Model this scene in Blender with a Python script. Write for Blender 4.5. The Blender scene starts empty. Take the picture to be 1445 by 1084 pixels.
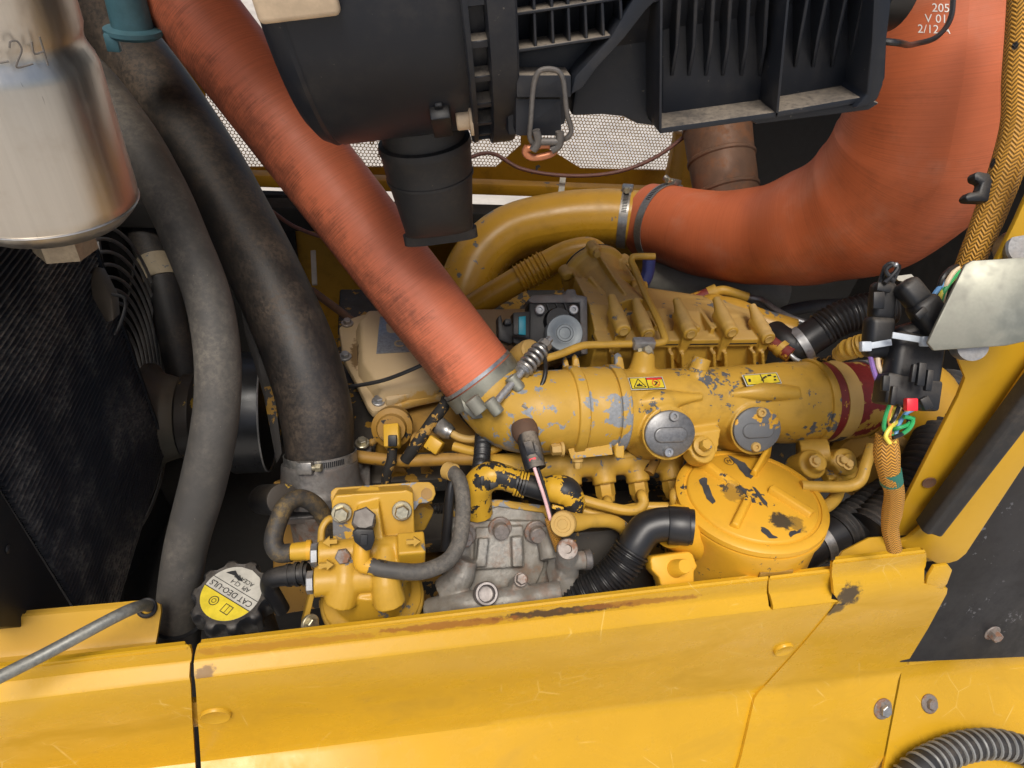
import bpy, bmesh, math, random
from mathutils import Vector, Matrix, noise as mnoise
random.seed(7)
S = bpy.context.scene
COL = S.collection

# ------------------------------------------------------------------ camera
F = 900.0                      # focal length in photograph pixels (1445 x 1084)
CU, CV = 722.5, 542.0
CAM = Vector((0, 0, 1.8))
_d = Vector((-160, 1045, 900)).normalized()          # straight down, seen from the camera
_x = Vector((4278, -120, 900)).normalized()
_x = (_x - _d * _x.dot(_d)).normalized()
_y = _d.cross(_x)
if _y.z < 0: _y = -_y
XC, YC, ZC = _x, _y, -_d                              # world axes in camera coordinates
RW = Vector((XC.x, YC.x, ZC.x)); DW = Vector((XC.y, YC.y, ZC.y)); FW = Vector((XC.z, YC.z, ZC.z))
cam_d = bpy.data.cameras.new('camera'); cam = bpy.data.objects.new('camera', cam_d); COL.objects.link(cam)
cam_d.sensor_width = 36; cam_d.lens = 36 * F / 1445.0
cam_d.clip_start = 0.02; cam_d.clip_end = 500
cam.matrix_world = Matrix(((RW.x, -DW.x, -FW.x, CAM.x), (RW.y, -DW.y, -FW.y, CAM.y), (RW.z, -DW.z, -FW.z, CAM.z), (0, 0, 0, 1)))
S.camera = cam

# ------------------------------------------------------------------ light
SUN_EL, SUN_AZ = 64.0, 200.0          # bright hazy sky, sun behind the photographer
w = bpy.data.worlds.new('World'); S.world = w; w.use_nodes = True
nt = w.node_tree; bg = nt.nodes['Background']
sky = nt.nodes.new('ShaderNodeTexSky'); sky.sky_type = 'NISHITA'; sky.sun_disc = False
sky.sun_elevation = math.radians(SUN_EL); sky.sun_rotation = math.radians(SUN_AZ)
sky.air_density = 1.0; sky.dust_density = 4.0; sky.ozone_density = 1.0
nt.links.new(sky.outputs[0], bg.inputs[0]); bg.inputs[1].default_value = 0.10
sun_d = bpy.data.lights.new('sun', 'SUN'); sun = bpy.data.objects.new('sun', sun_d); COL.objects.link(sun)
sun_d.energy = 2.1; sun_d.angle = math.radians(26); sun_d.color = (1.0, 0.95, 0.87)
_e, _a = math.radians(SUN_EL), math.radians(SUN_AZ)
sdir = Vector((math.sin(_a) * math.cos(_e), math.cos(_a) * math.cos(_e), math.sin(_e)))
sun.rotation_euler = (-sdir).to_track_quat('-Z', 'Y').to_euler()
S.view_settings.view_transform = 'Standard'; S.view_settings.look = 'None'
S.view_settings.exposure = 0.36; S.view_settings.gamma = 1.0; S.view_settings.use_curve_mapping = False
S.cycles.max_bounces = 4; S.cycles.diffuse_bounces = 3; S.cycles.glossy_bounces = 2; S.cycles.transmission_bounces = 0; S.cycles.use_adaptive_sampling = True; S.cycles.adaptive_threshold = .02

# ------------------------------------------------------------------ places seen at a pixel, at a real depth
def ray(u, v):
    c = Vector(((u - CU) / F, (v - CV) / F, 1.0))
    return RW * c.x + DW * c.y + FW
def P(u, v, d): return CAM + ray(u, v) * d
def PY(u, v, y): r = ray(u, v); return CAM + r * (y / r.y)
def PZ(u, v, z): r = ray(u, v); return CAM + r * (z / r.z)
def PX(u, v, x): r = ray(u, v); return CAM + r * (x / r.x)
def XU(u, y, z):              # X of the point on the line (y, z) that shows at column u   (z relative to the camera)
    k = (u - CU) / F; b = YC * y + ZC * z
    x = (k * b.z - b.x) / (XC.x - k * XC.z)
    return CAM + Vector((x, y, z))
def px(n, d): return n * d / F
class Pl:                      # a plane in the scene
    def __init__(s, o, n): s.o = Vector(o); s.n = Vector(n).normalized()
    def at(s, u, v, off=0.0):
        r = ray(u, v); o = s.o + s.n * off
        return CAM + r * ((o - CAM).dot(s.n) / r.dot(s.n))
def project(p):
    q = Vector(p) - CAM; c = Vector((q.dot(RW), q.dot(DW), q.dot(FW))); return (c.x / c.z * F + CU, c.y / c.z * F + CV)
VX, VY, VZ = Vector((1, 0, 0)), Vector((0, 1, 0)), Vector((0, 0, 1))
# ------------------------------------------------------------------ mesh helpers
def frame(n, up=None):
    n = Vector(n).normalized(); up = Vector(up) if up is not None else (VZ if abs(n.z) < .9 else VY)
    e = up.cross(n).normalized(); return e, n.cross(e).normalized(), n
def spline(pts, res=8):
    p = [Vector(q) for q in pts]
    if len(p) == 2: return [p[0].lerp(p[1], i / res) for i in range(res + 1)], [i / res for i in range(res + 1)]
    p = [p[0] * 2 - p[1]] + p + [p[-1] * 2 - p[-2]]
    out, par = [], []
    for i in range(1, len(p) - 2):
        a, b, c, d = p[i - 1], p[i], p[i + 1], p[i + 2]
        t0 = 0; t1 = t0 + max(1e-6, (b - a).length) ** .5; t2 = t1 + max(1e-6, (c - b).length) ** .5; t3 = t2 + max(1e-6, (d - c).length) ** .5
        for k in range(res + (1 if i == len(p) - 3 else 0)):
            t = t1 + (t2 - t1) * k / res
            A1 = a * ((t1 - t) / (t1 - t0)) + b * ((t - t0) / (t1 - t0)); A2 = b * ((t2 - t) / (t2 - t1)) + c * ((t - t1) / (t2 - t1)); A3 = c * ((t3 - t) / (t3 - t2)) + d * ((t - t2) / (t3 - t2))
            B1 = A1 * ((t2 - t) / (t2 - t0)) + A2 * ((t - t0) / (t2 - t0)); B2 = A2 * ((t3 - t) / (t3 - t1)) + A3 * ((t - t1) / (t3 - t1))
            out.append(B1 * ((t2 - t) / (t2 - t1)) + B2 * ((t - t1) / (t2 - t1))); par.append(i - 1 + k / res)
    return out, par
def resample(pts, par, step):
    L = [0.0]
    for i in range(1, len(pts)): L.append(L[-1] + (pts[i] - pts[i - 1]).length)
    n = max(2, int(L[-1] / step)); o, q, j = [], [], 0
    for k in range(n + 1):
        s = L[-1] * k / n
        while j < len(L) - 2 and L[j + 1] < s: j += 1
        t = (s - L[j]) / max(1e-9, L[j + 1] - L[j]); o.append(pts[j].lerp(pts[j + 1], t)); q.append(par[j] + (par[j + 1] - par[j]) * t)
    return o, q
class MB:
    def __init__(s): s.v, s.f, s.uv = [], [], []
    def add(s, v, f, uv=None):
        o = len(s.v); s.v += [Vector(q) for q in v]; s.f += [tuple(o + i for i in q) for q in f]
        s.uv += list(uv) if uv else [(0, 0)] * len(v); return s
    def tube(s, pts, r, seg=16, res=8, step=None, prof=None, cap=True, squash=None):
        c, par = spline(pts, res)
        if step: c, par = resample(c, par, step)
        n = len(c); R = r if isinstance(r, (list, tuple)) else [r] * len(pts)
        t0 = (c[1] - c[0]).normalized(); e = t0.orthogonal().normalized()
        V, Fc, U, L = [], [], [], 0.0
        for i in range(n):
            t = (c[min(i + 1, n - 1)] - c[max(i - 1, 0)]).normalized()
            e = (e - t * e.dot(t)).normalized(); g = t.cross(e)
            if i: L += (c[i] - c[i - 1]).length
            k = par[i]; a = min(int(k), len(R) - 2) if len(R) > 1 else 0; q = k - a
            q = q * q * (3 - 2 * q)
            rr = R[a] + (R[min(a + 1, len(R) - 1)] - R[a]) * q
            if prof: rr += prof(L)
            for j in range(seg + 1):
                th = 2 * math.pi * j / seg
                V.append(c[i] + (e * math.cos(th) + g * math.sin(th)) * rr); U.append((j / seg, L))
        W = seg + 1
        for i in range(n - 1):
            for j in range(seg): Fc.append((i * W + j, i * W + j + 1, (i + 1) * W + j + 1, (i + 1) * W + j))
        if cap:
            Fc.append(tuple(reversed(range(seg)))); Fc.append(tuple((n - 1) * W + j for j in range(seg)))
        return s.add(V, Fc, U)
    def lathe(s, o, ax, prof, seg=32, arc=None, ex=None):       # prof: list of (radius, height along the axis)
        e, g, nn = frame(ax); o = Vector(o)
        if ex is not None: e = (Vector(ex) - nn * Vector(ex).dot(nn)).normalized(); g = nn.cross(e)
        V, Fc, U = [], [], []; L = 0
        for i, (r, h) in enumerate(prof):
            if i: L += math.hypot(r - prof[i - 1][0], h - prof[i - 1][1])
            for j in range(seg + 1):
                th = 2 * math.pi * j / seg
                V.append(o + nn * h + (e * math.cos(th) + g * math.sin(th)) * r); U.append((j / seg, L))
        W = seg + 1
        for i in range(len(prof) - 1):
            for j in range(seg): Fc.append((i * W + j, i * W + j + 1, (i + 1) * W + j + 1, (i + 1) * W + j))
        if prof[0][0] > 1e-6: Fc.append(tuple(reversed(range(seg))))
        if prof[-1][0] > 1e-6: Fc.append(tuple((len(prof) - 1) * W + j for j in range(seg)))
        return s.add(V, Fc, U)
    def cyl(s, o, ax, r, h, seg=24, ch=0.0):
        ax = Vector(ax).normalized()
        return s.lathe(o, ax, [(r, 0), (r, h - ch), (r - ch, h)] if ch else [(r, 0), (r, h)], seg)
    def ring(s, o, ax, r0, r1, h, seg=32):                      # a band with a hole
        return s.lathe(o, ax, [(r0, -h / 2), (r1, -h / 2), (r1, h / 2), (r0, h / 2), (r0, -h / 2)], seg)
    def torus(s, o, ax, R, r, seg=48, sec=8, a0=0, a1=2 * math.pi):
        e, g, nn = frame(ax); o = Vector(o); full = abs(a1 - a0 - 2 * math.pi) < 1e-6
        V, Fc = [], []
        for i in range(seg + 1):
            th = a0 + (a1 - a0) * i / seg; rd = e * math.cos(th) + g * math.sin(th)
            for j in range(sec):
                ph = 2 * math.pi * j / sec; V.append(o + rd * (R + r * math.cos(ph)) + nn * r * math.sin(ph))
        for i in range(seg):
            for j in range(sec): Fc.append((i * sec + j, (i + 1) * sec + j, (i + 1) * sec + (j + 1) % sec, i * sec + (j + 1) % sec))
        return s.add(V, Fc)
    def box(s, c, ex, ey, ez):                                   # half-extent vectors
        c, ex, ey, ez = Vector(c), Vector(ex), Vector(ey), Vector(ez)
        if ex.cross(ey).dot(ez) < 0: ez = -ez
        V = [c + ex * a + ey * b + ez * d for d in (-1, 1) for b in (-1, 1) for a in (-1, 1)]
        return s.add(V, [(0, 2, 3, 1), (4, 5, 7, 6), (0, 1, 5, 4), (2, 6, 7, 3), (0, 4, 6, 2), (1, 3, 7, 5)])
    def bar(s, a, b, w, h, up=VZ):                               # box along a segment
        a, b = Vector(a), Vector(b); t = (b - a); L = t.length; t.normalize()
        e = Vector(up).cross(t).normalized(); g = t.cross(e)
        return s.box((a + b) / 2, t * L / 2, e * w / 2, g * h / 2)
    def prism(s, outline, off):                                  # outline pushed by a vector (away from the viewer)
        o = [Vector(p) for p in outline]; off = Vector(off); n = len(o)
        nn = Vector((0, 0, 0))
        for i in range(n): nn += (o[i] - o[0]).cross(o[(i + 1) % n] - o[0])
        if nn.dot(off) > 0: o.reverse()
        V = o + [p + off for p in o]
        return s.add(V, [tuple(range(n)), tuple(reversed(range(n, 2 * n)))] + [((i + 1) % n, i, n + i, n + (i + 1) % n) for i in range(n)])
    def sheet(s, rows, t):                                       # a grid of points with a thickness
        R, C = len(rows), len(rows[0]); V = [Vector(p) for r in rows for p in r]
        N = []
        for i in range(R):
            for j in range(C):
                a = Vector(rows[min(i + 1, R - 1)][j]) - Vector(rows[max(i - 1, 0)][j]); b = Vector(rows[i][min(j + 1, C - 1)]) - Vector(rows[i][max(j - 1, 0)])
                q = b.cross(a).normalized()
                if q.dot(CAM - V[i * C + j]) < 0: q = -q
                N.append(q)
        V2 = [p - q * t for p, q in zip(V, N)]; n = R * C; Fc = []
        for i in range(R - 1):
            for j in range(C - 1):
                a, b, c, d = i * C + j, i * C + j + 1, (i + 1) * C + j + 1, (i + 1) * C + j
                Fc += [(d, c, b, a), (n + a, n + b, n + c, n + d)]
        rim = [(0, j) for j in range(C)] + [(i, C - 1) for i in range(1, R)] + [(R - 1, j) for j in range(C - 2, -1, -1)] + [(i, 0) for i in range(R - 2, 0, -1)]
        rim = [i * C + j for i, j in rim]
        for k in range(len(rim)): a, b = rim[k], rim[(k + 1) % len(rim)]; Fc.append((a, b, n + b, n + a))
        return s.add(V + V2, Fc)
    def ball(s, c, r, seg=14, rings=8, sc=(1, 1, 1)):
        V, Fc = [], []; c = Vector(c)
        for i in range(rings + 1):
            ph = math.pi * i / rings
            for j in range(seg): th = 2 * math.pi * j / seg; V.append(c + Vector((math.sin(ph) * math.cos(th) * r * sc[0], math.sin(ph) * math.sin(th) * r * sc[1], math.cos(ph) * r * sc[2])))
        for i in range(rings):
            for j in range(seg): Fc.append((i * seg + j, (i + 1) * seg + j, (i + 1) * seg + (j + 1) % seg, i * seg + (j + 1) % seg))
        return s.add(V, Fc)
    def hexa(s, o, ax, r, h, rot=0.3):                           # bolt head with a chamfered crown
        e, g, nn = frame(ax); o = Vector(o); V = []
        for rr, hh in ((r, 0), (r, h * .85), (r * .86, h)):
            for j in range(6): th = rot + j * math.pi / 3; V.append(o + nn * hh + (e * math.cos(th) + g * math.sin(th)) * rr)
        Fc = [tuple(range(5, -1, -1)), tuple(range(12, 18))]
        for k in (0, 6):
            for j in range(6): Fc.append((k + j, k + (j + 1) % 6, k + 6 + (j + 1) % 6, k + 6 + j))
        return s.add(V, Fc)
    def bolt(s, o, ax, r, h=None, washer=1.45, rot=0.3):
        ax = Vector(ax).normalized(); h = h or r * .9; o = Vector(o)
        if washer: s.lathe(o - ax * r * .3, ax, [(r * washer, 0), (r * washer, r * .42), (r * washer * .93, r * .5)], 20)
        return s.hexa(o + ax * (r * .18 if washer else 0), ax, r, h, rot)
    def text(s, txt, o, ex, ey, size, depth=0.0, wrap=None):     # flat letters on a plane (or mapped by wrap(x, y))
        cu = bpy.data.curves.new('t', 'FONT'); cu.body = txt; cu.size = size; cu.align_x = 'CENTER'; cu.align_y = 'CENTER'
        cu.resolution_u = 3; ob = bpy.data.objects.new('t', cu); COL.objects.link(ob)
        bpy.context.view_layer.update()
        me = bpy.data.meshes.new_from_object(ob.evaluated_get(bpy.context.evaluated_depsgraph_get()))
        o, ex, ey = Vector(o), Vector(ex).normalized(), Vector(ey).normalized()
        V = [(wrap(q.co.x, q.co.y) if wrap else o + ex * q.co.x + ey * q.co.y) for q in me.vertices]
        Fc = [tuple(p.vertices) for p in me.polygons]
        bpy.data.objects.remove(ob); bpy.data.curves.remove(cu); bpy.data.meshes.remove(me)
        if depth:
            n = len(V); off = ex.cross(ey) * depth
            cnt = {}
            for f_ in Fc:
                for i in range(len(f_)): cnt[(f_[i], f_[(i + 1) % len(f_)])] = 1
            side = [(b, a, a + n, b + n) for (a, b) in cnt if (b, a) not in cnt]
            side = [(a, b, c, d) for (a, b, c, d) in side]
            return s.add([p + off for p in V] + V, Fc + [(q[0], q[1], q[2], q[3]) for q in side])
        return s.add(V, Fc)
from mathutils.bvhtree import BVHTree
def hit(mb, u, v):                 # where the sight line of a pixel meets a mesh, and the normal there
    if not hasattr(mb, 'bvh'): mb.bvh = BVHTree.FromPolygons(mb.v, mb.f)
    d = ray(u, v).normalized(); p, n, i, s_ = mb.bvh.ray_cast(CAM, d)
    if p is None: return None, None
    return p, (n if n.dot(d) < 0 else -n)
def slabpx(mb, pl, outline, thick, off=0.0):
    o = [pl.at(u, v, off) for u, v in outline]; return mb.prism(o, -pl.n * thick)
def arcpts(cx, cy, r, a0, a1, n): return [(cx + r * math.cos(math.radians(a0 + (a1 - a0) * i / n)), cy + r * math.sin(math.radians(a0 + (a1 - a0) * i / n))) for i in range(n + 1)]
def ell(cx, cy, rx, ry, n=28, rot=0.0):
    c, q = math.cos(math.radians(rot)), math.sin(math.radians(rot)); o = []
    for i in range(n):
        t = 2 * math.pi * i / n; x, y = rx * math.cos(t), ry * math.sin(t); o.append((cx + x * c - y * q, cy + x * q + y * c))
    return o
def rrect(x0, y0, x1, y1, r, n=4):
    o = []
    for cx, cy, a in ((x1 - r, y0 + r, -90), (x1 - r, y1 - r, 0), (x0 + r, y1 - r, 90), (x0 + r, y0 + r, 180)): o += arcpts(cx, cy, r, a, a + 90, n)
    return o

def mk(name, mb, mat, parent=None, bevel=0.0, seg=2, ang=38, remesh=None, smooth=0, flat=False):
    org = Vector(parent['_org']) if parent is not None else Vector((0, 0, 0))
    if parent is None and mb.v:
        lo = [min(p[i] for p in mb.v) for i in range(3)]; hi = [max(p[i] for p in mb.v) for i in range(3)]
        org = Vector(((lo[0] + hi[0]) / 2, (lo[1] + hi[1]) / 2, lo[2]))
    me = bpy.data.meshes.new(name); me.from_pydata([p - org for p in mb.v], [], mb.f)
    if any(u != (0, 0) for u in mb.uv):
        ul = me.uv_layers.new(name='UVMap')
        lv = [0] * len(me.loops); me.loops.foreach_get('vertex_index', lv)
        ul.data.foreach_set('uv', [c for i in lv for c in mb.uv[i]])
    if bevel or remesh:
        bm = bmesh.new(); bm.from_mesh(me)
        bmesh.ops.remove_doubles(bm, verts=bm.verts, dist=1e-6)
        if bevel:
            ed = [e for e in bm.edges if len(e.link_faces) == 2 and e.calc_face_angle(0) > math.radians(35)]
            if ed: bmesh.ops.bevel(bm, geom=ed, offset=bevel, segments=seg, profile=.5, affect='EDGES', clamp_overlap=True)
        bm.to_mesh(me); bm.free()
    if not flat:
        me.polygons.foreach_set('use_smooth', [True] * len(me.polygons))
        if not remesh: me.set_sharp_from_angle(angle=math.radians(ang))
    me.materials.append(mat)
    ob = bpy.data.objects.new(name, me); COL.objects.link(ob)
    if remesh:
        m = ob.modifiers.new('remesh', 'REMESH'); m.mode = 'VOXEL'; m.voxel_size = remesh; m.use_smooth_shade = True
        if smooth: q = ob.modifiers.new('smooth', 'SMOOTH'); q.iterations = smooth; q.factor = .5
    if parent is not None: ob.parent = parent; 
    else: ob.location = org
    ob['_org'] = org
    return ob
def thing(name, at, label, cat, group=None):
    o = bpy.data.objects.new(name, None); COL.objects.link(o); o.location = at; o.empty_display_size = .02
    o['_org'] = Vector(at); o['label'] = label; o['category'] = cat
    if group: o['group'] = group
    return o
def tag(o, label, cat, group=None):
    o['label'] = label; o['category'] = cat
    if group: o['group'] = group
    return o
def struct(o): o['kind'] = 'structure'; return o
def stuff(o): o['kind'] = 'stuff'; return o
# ------------------------------------------------------------------ materials
class NT:
    def __init__(s, name):
        s.m = bpy.data.materials.new(name); s.m.use_nodes = True; s.t = s.m.node_tree; s.b = s.t.nodes['Principled BSDF']
        s.geo = s.n('ShaderNodeNewGeometry'); s.pos = s.geo.outputs['Position']
    def n(s, ty, **k):
        q = s.t.nodes.new(ty)
        for a, b in k.items(): setattr(q, a, b)
        return q
    def L(s, a, b): s.t.links.new(a, b)
    def put(s, sock, v):
        if hasattr(v, 'is_output') or isinstance(v, bpy.types.NodeSocket): s.L(v, sock)
        else: sock.default_value = (*v, 1) if isinstance(v, (tuple, list)) and len(v) == 3 and sock.type == 'RGBA' else v
    def noise(s, sc, det=4, ro=.6, vec=None, dis=0.0):
        q = s.n('ShaderNodeTexNoise'); q.inputs['Scale'].default_value = sc; q.inputs['Detail'].default_value = det; q.inputs['Roughness'].default_value = ro; q.inputs['Distortion'].default_value = dis
        s.L(vec if vec is not None else s.pos, q.inputs['Vector']); return q.outputs[0]
    def math(s, op, a, b=0.0, c=0.0):
        q = s.n('ShaderNodeMath', operation=op); s.put(q.inputs[0], a); s.put(q.inputs[1], b); s.put(q.inputs[2], c); return q.outputs[0]
    def ramp(s, f, a, b, lo=0.0, hi=1.0):
        q = s.n('ShaderNodeMapRange', interpolation_type='SMOOTHSTEP'); s.put(q.inputs[0], f)
        for i, x in enumerate((a, b, lo, hi)): q.inputs[1 + i].default_value = x
        return q.outputs[0]
    def mix(s, f, a, b):
        q = s.n('ShaderNodeMix', data_type='RGBA'); s.put(q.inputs[0], f); s.put(q.inputs[6], a); s.put(q.inputs[7], b); return q.outputs[2]
    def scale(s, vec, sc):
        q = s.n('ShaderNodeVectorMath', operation='MULTIPLY'); s.L(vec, q.inputs[0]); q.inputs[1].default_value = sc; return q.outputs[0]
    def uv(s): return s.n('ShaderNodeUVMap').outputs[0]
    def sep(s, vec): q = s.n('ShaderNodeSeparateXYZ'); s.L(vec, q.inputs[0]); return q.outputs
    def bump(s, h, st=.3, dist=.001, nor=None):
        q = s.n('ShaderNodeBump'); q.inputs['Strength'].default_value = st; q.inputs['Distance'].default_value = dist; s.put(q.inputs['Height'], h)
        if nor is not None: s.L(nor, q.inputs['Normal'])
        return q.outputs[0]
    def blob(s, c, r):        # 1 at a spot, falling to 0 at its radius (ellipsoid); noise frays it
        q = s.n('ShaderNodeVectorMath', operation='SUBTRACT'); s.L(s.pos, q.inputs[0]); q.inputs[1].default_value = c
        z = s.n('ShaderNodeVectorMath', operation='MULTIPLY'); s.L(q.outputs[0], z.inputs[0]); z.inputs[1].default_value = [1 / k for k in (r if isinstance(r, (tuple, list)) else (r, r, r))]
        l = s.n('ShaderNodeVectorMath', operation='LENGTH'); s.L(z.outputs[0], l.inputs[0]); return s.math('SUBTRACT', 1.0, l.outputs['Value'])
    def fin(s, col, rough, metal=0.0, nor=None, spec=.5):
        s.put(s.b.inputs['Base Color'], col); s.put(s.b.inputs['Roughness'], rough); s.put(s.b.inputs['Metallic'], metal); s.b.inputs['Specular IOR Level'].default_value = spec
        if nor is not None: s.L(nor, s.b.inputs['Normal'])
        return s.m
def mul(c, k): return tuple(min(1, x * k) for x in c)
DUST = (.40, .30, .19)
def paint(name, col, rough=.4, chip=0.0, chipcol=(.13, .14, .15), cs=55, dust=0.0, grime=.25, scratch=0.0, peel=.12, stains=(), var=.14, spots=0.0):
    s = NT(name)
    big = s.noise(5, 3, .6); mid = s.noise(28, 4, .68); fine = s.noise(420, 2, .6)
    c = s.mix(s.ramp(big, .3, .7), mul(col, 1 - var), mul(col, 1 + var * .5))
    c = s.mix(s.math('MULTIPLY', s.ramp(mid, .48, .75), grime), c, mul(col, .42))
    r = s.ramp(mid, .3, .7, rough * .85, min(1, rough * 1.25))
    nrm = s.sep(s.geo.outputs['Normal'])
    if scratch:
        v = s.scale(s.pos, (30, 260, 700)); sc = s.noise(1.0, 2, .5, v, .6)
        msk = s.math('MULTIPLY', s.ramp(sc, .70, .74), s.ramp(s.noise(11, 2), .5, .62))
        for sc_, th_, seed in ((9, .006, 0.0), (21, .012, 3.0)):       # fine scratches: broken hairlines
            q = s.n('ShaderNodeTexVoronoi', feature='DISTANCE_TO_EDGE'); q.inputs['Scale'].default_value = sc_
            ad = s.n('ShaderNodeVectorMath', operation='ADD'); s.L(s.pos, ad.inputs[0]); ad.inputs[1].default_value = (seed, seed * 2, 0)
            s.L(ad.outputs[0], q.inputs['Vector']); msk = s.math('MAXIMUM', msk, s.math('MULTIPLY', s.ramp(q.outputs['Distance'], th_, th_ * .3), s.ramp(s.noise(16, 3, .6, ad.outputs[0]), .56, .66)))
        c = s.mix(s.math('MULTIPLY', msk, scratch * 1.1), c, (.78, .55, .16))
        sm = s.noise(7, 5, .72, s.scale(s.pos, (.7, 1, 1.4)), 1.2); c = s.mix(s.ramp(sm, .48, .72, 0, .42), c, mul(col, .74)); r = s.math('ADD', r, s.ramp(sm, .45, .7, -.06, .22))
        gr = s.noise(60, 5, .75); c = s.mix(s.math('MULTIPLY', s.ramp(gr, .60, .78), .35), c, (.25, .15, .05))
    if spots:
        vs = s.noise(130, 4, .6); c = s.mix(s.math('MULTIPLY', s.ramp(vs, .745, .765), spots), c, (.06, .045, .04))
    if dust:
        dz = s.math('MULTIPLY', s.ramp(nrm[2], .05, .95), s.ramp(s.noise(9, 6, .7), .25, .7, .55, 1.0))
        dz = s.math('MULTIPLY', dz, dust); c = s.mix(dz, c, DUST); r = s.math('ADD', r, s.math('MULTIPLY', dz, .35))
    if chip:
        a = s.noise(cs, 5, .62, dis=.3); b = s.noise(cs * .16, 3, .5)
        k = s.math('ADD', s.math('MULTIPLY', a, .62), s.math('MULTIPLY', b, .55)); th = .735 - .20 * chip
        msk = s.ramp(k, th, th + .012); cc = s.mix(s.noise(300, 3), mul(chipcol, .6), mul(chipcol, 1.35))
        c = s.mix(msk, c, cc); h = s.math('SUBTRACT', s.math('MULTIPLY', fine, .25), msk)
    else: h = s.math('MULTIPLY', fine, .25)
    for (ctr, rad, scol, amt) in stains:
        bl = s.math('ADD', s.blob(ctr, rad), s.math('MULTIPLY', s.math('SUBTRACT', s.noise(95, 6, .7), .5), 1.5))
        mk_ = s.math('MULTIPLY', s.ramp(bl, .22, .5), amt); c = s.mix(mk_, c, scol); r = s.math('ADD', r, s.math('MULTIPLY', mk_, .25))
    return s.fin(c, r, 0.0, s.bump(h, peel, .0006), .36)
def rubber(name, col=(.018, .018, .019), rough=.6, dust=.4, dustcol=(.20, .15, .10), sc=16, fine=.25, top=.35):
    s = NT(name); nrm = s.sep(s.geo.outputs['Normal'])
    a = s.noise(sc, 5, .72); b = s.noise(240, 3, .7)
    k = s.math('MULTIPLY', s.ramp(a, .36, .72), s.ramp(nrm[2], -.7, .9, 1 - top * 1.6, 1.0)); k = s.math('MULTIPLY', k, s.ramp(s.noise(85, 4, .75), .36, .62, .55, 1.0)); k = s.math('MULTIPLY', k, s.ramp(b, .36, .6, .35, 1.0)); k = s.math('MULTIPLY', k, dust)
    c = s.mix(k, col, dustcol); r = s.math('ADD', s.math('MULTIPLY', k, .4), rough)
    sp = s.ramp(s.noise(520, 2), .74, .77); c = s.mix(s.math('MULTIPLY', sp, min(.6, dust)), c, mul(dustcol, 1.8))
    return s.fin(c, r, 0, s.bump(b, fine, .0006))
def metal(name, col, rough=.4, dirt=.3, dirtcol=(.10, .07, .05), metallic=.9, sc=40, bump=.1, rust=0.0):
    s = NT(name); a = s.noise(sc, 5, .72); b = s.noise(sc * 8, 3, .65)
    k = s.math('MULTIPLY', s.ramp(a, .42, .68), dirt); c = s.mix(s.ramp(b, .3, .7), mul(col, .8), mul(col, 1.12)); c = s.mix(k, c, dirtcol)
    if rust: z = s.math('MULTIPLY', s.ramp(s.noise(sc * 1.7, 6, .7), .5, .62), rust); c = s.mix(z, c, (.22, .085, .03)); k = s.math('MAXIMUM', k, z)
    return s.fin(c, s.math('ADD', s.math('MULTIPLY', k, .4), rough), s.math('MULTIPLY', s.math('SUBTRACT', 1.0, k), metallic), s.bump(s.math('ADD', b, a), bump, .0008))
def silicone(name, ks=1.0, col=(.70, .185, .085), soot=.8, side=None, pale=.0):
    s = NT(name); uv = s.uv(); u = s.scale(uv, (3.0, 900, 1)); th = s.noise(1.0, 3, .6, u); u2 = s.scale(uv, (14, 2600, 1)); th2 = s.noise(1.0, 2, .5, u2)
    big = s.noise(7, 5, .6); c = s.mix(s.ramp(big, .3, .7), mul(col, .86), mul(col, 1.1)); c = s.mix(s.ramp(th, .35, .75, 0, .45 * ks), c, mul(col, .5)); c = s.mix(s.ramp(th2, .45, .8, 0, .4 * ks), c, mul(col, .42))
    a = s.noise(24, 5, .75); k = s.math('ADD', s.math('MULTIPLY', a, .8), s.math('MULTIPLY', th, .35)); k = s.math('ADD', k, s.math('MULTIPLY', th2, .18))
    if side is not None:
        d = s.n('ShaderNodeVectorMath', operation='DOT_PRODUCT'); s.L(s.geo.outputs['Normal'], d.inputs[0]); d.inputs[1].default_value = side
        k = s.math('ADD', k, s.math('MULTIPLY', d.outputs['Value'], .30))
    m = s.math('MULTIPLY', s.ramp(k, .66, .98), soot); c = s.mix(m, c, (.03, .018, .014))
    if pale: c = s.mix(s.math('MULTIPLY', s.ramp(s.noise(13, 5, .65), .5, .75), pale), c, (.52, .30, .22))
    r = s.ramp(th, .3, .7, .42, .6)
    return s.fin(c, r, 0, s.bump(s.math('ADD', th, s.math('MULTIPLY', th2, .5)), .35 * ks, .0007))
def braid(name, col=(.70, .345, .045), fleck=True, n=10, pitch=.010):
    s = NT(name); x = s.sep(s.uv()); a = s.math('MULTIPLY', x[0], n); b = s.math('DIVIDE', x[1], pitch)
    def wv(sg):
        t = s.math('ADD', s.math('MULTIPLY', a, sg), s.math('MULTIPLY', b, 3.0)); return s.math('SINE', s.math('MULTIPLY', t, 6.2832))
    zig = s.math('PINGPONG', s.math('MULTIPLY', a, 1.0), .5)
    t = s.math('ADD', s.math('MULTIPLY', b, 3.0), s.math('MULTIPLY', zig, 2.2)); h = s.math('SINE', s.math('MULTIPLY', t, 6.2832)); h = s.math('MULTIPLY_ADD', h, .5, .5)
    c = s.mix(s.ramp(h, .05, .6), mul(col, .30), col); c = s.mix(s.ramp(s.noise(40, 5), .45, .75, 0, .5), c, mul(col, .5))
    if fleck:
        v = s.scale(s.uv(), (4, 40, 1)); f_ = s.n('ShaderNodeTexVoronoi'); s.L(v, f_.inputs['Vector']); f_.inputs['Scale'].default_value = 1.0
        c = s.mix(s.ramp(f_.outputs['Distance'], .20, .15), c, (.02, .02, .02))
    return s.fin(c, .6, 0, s.bump(h, .7, .0012))
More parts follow.
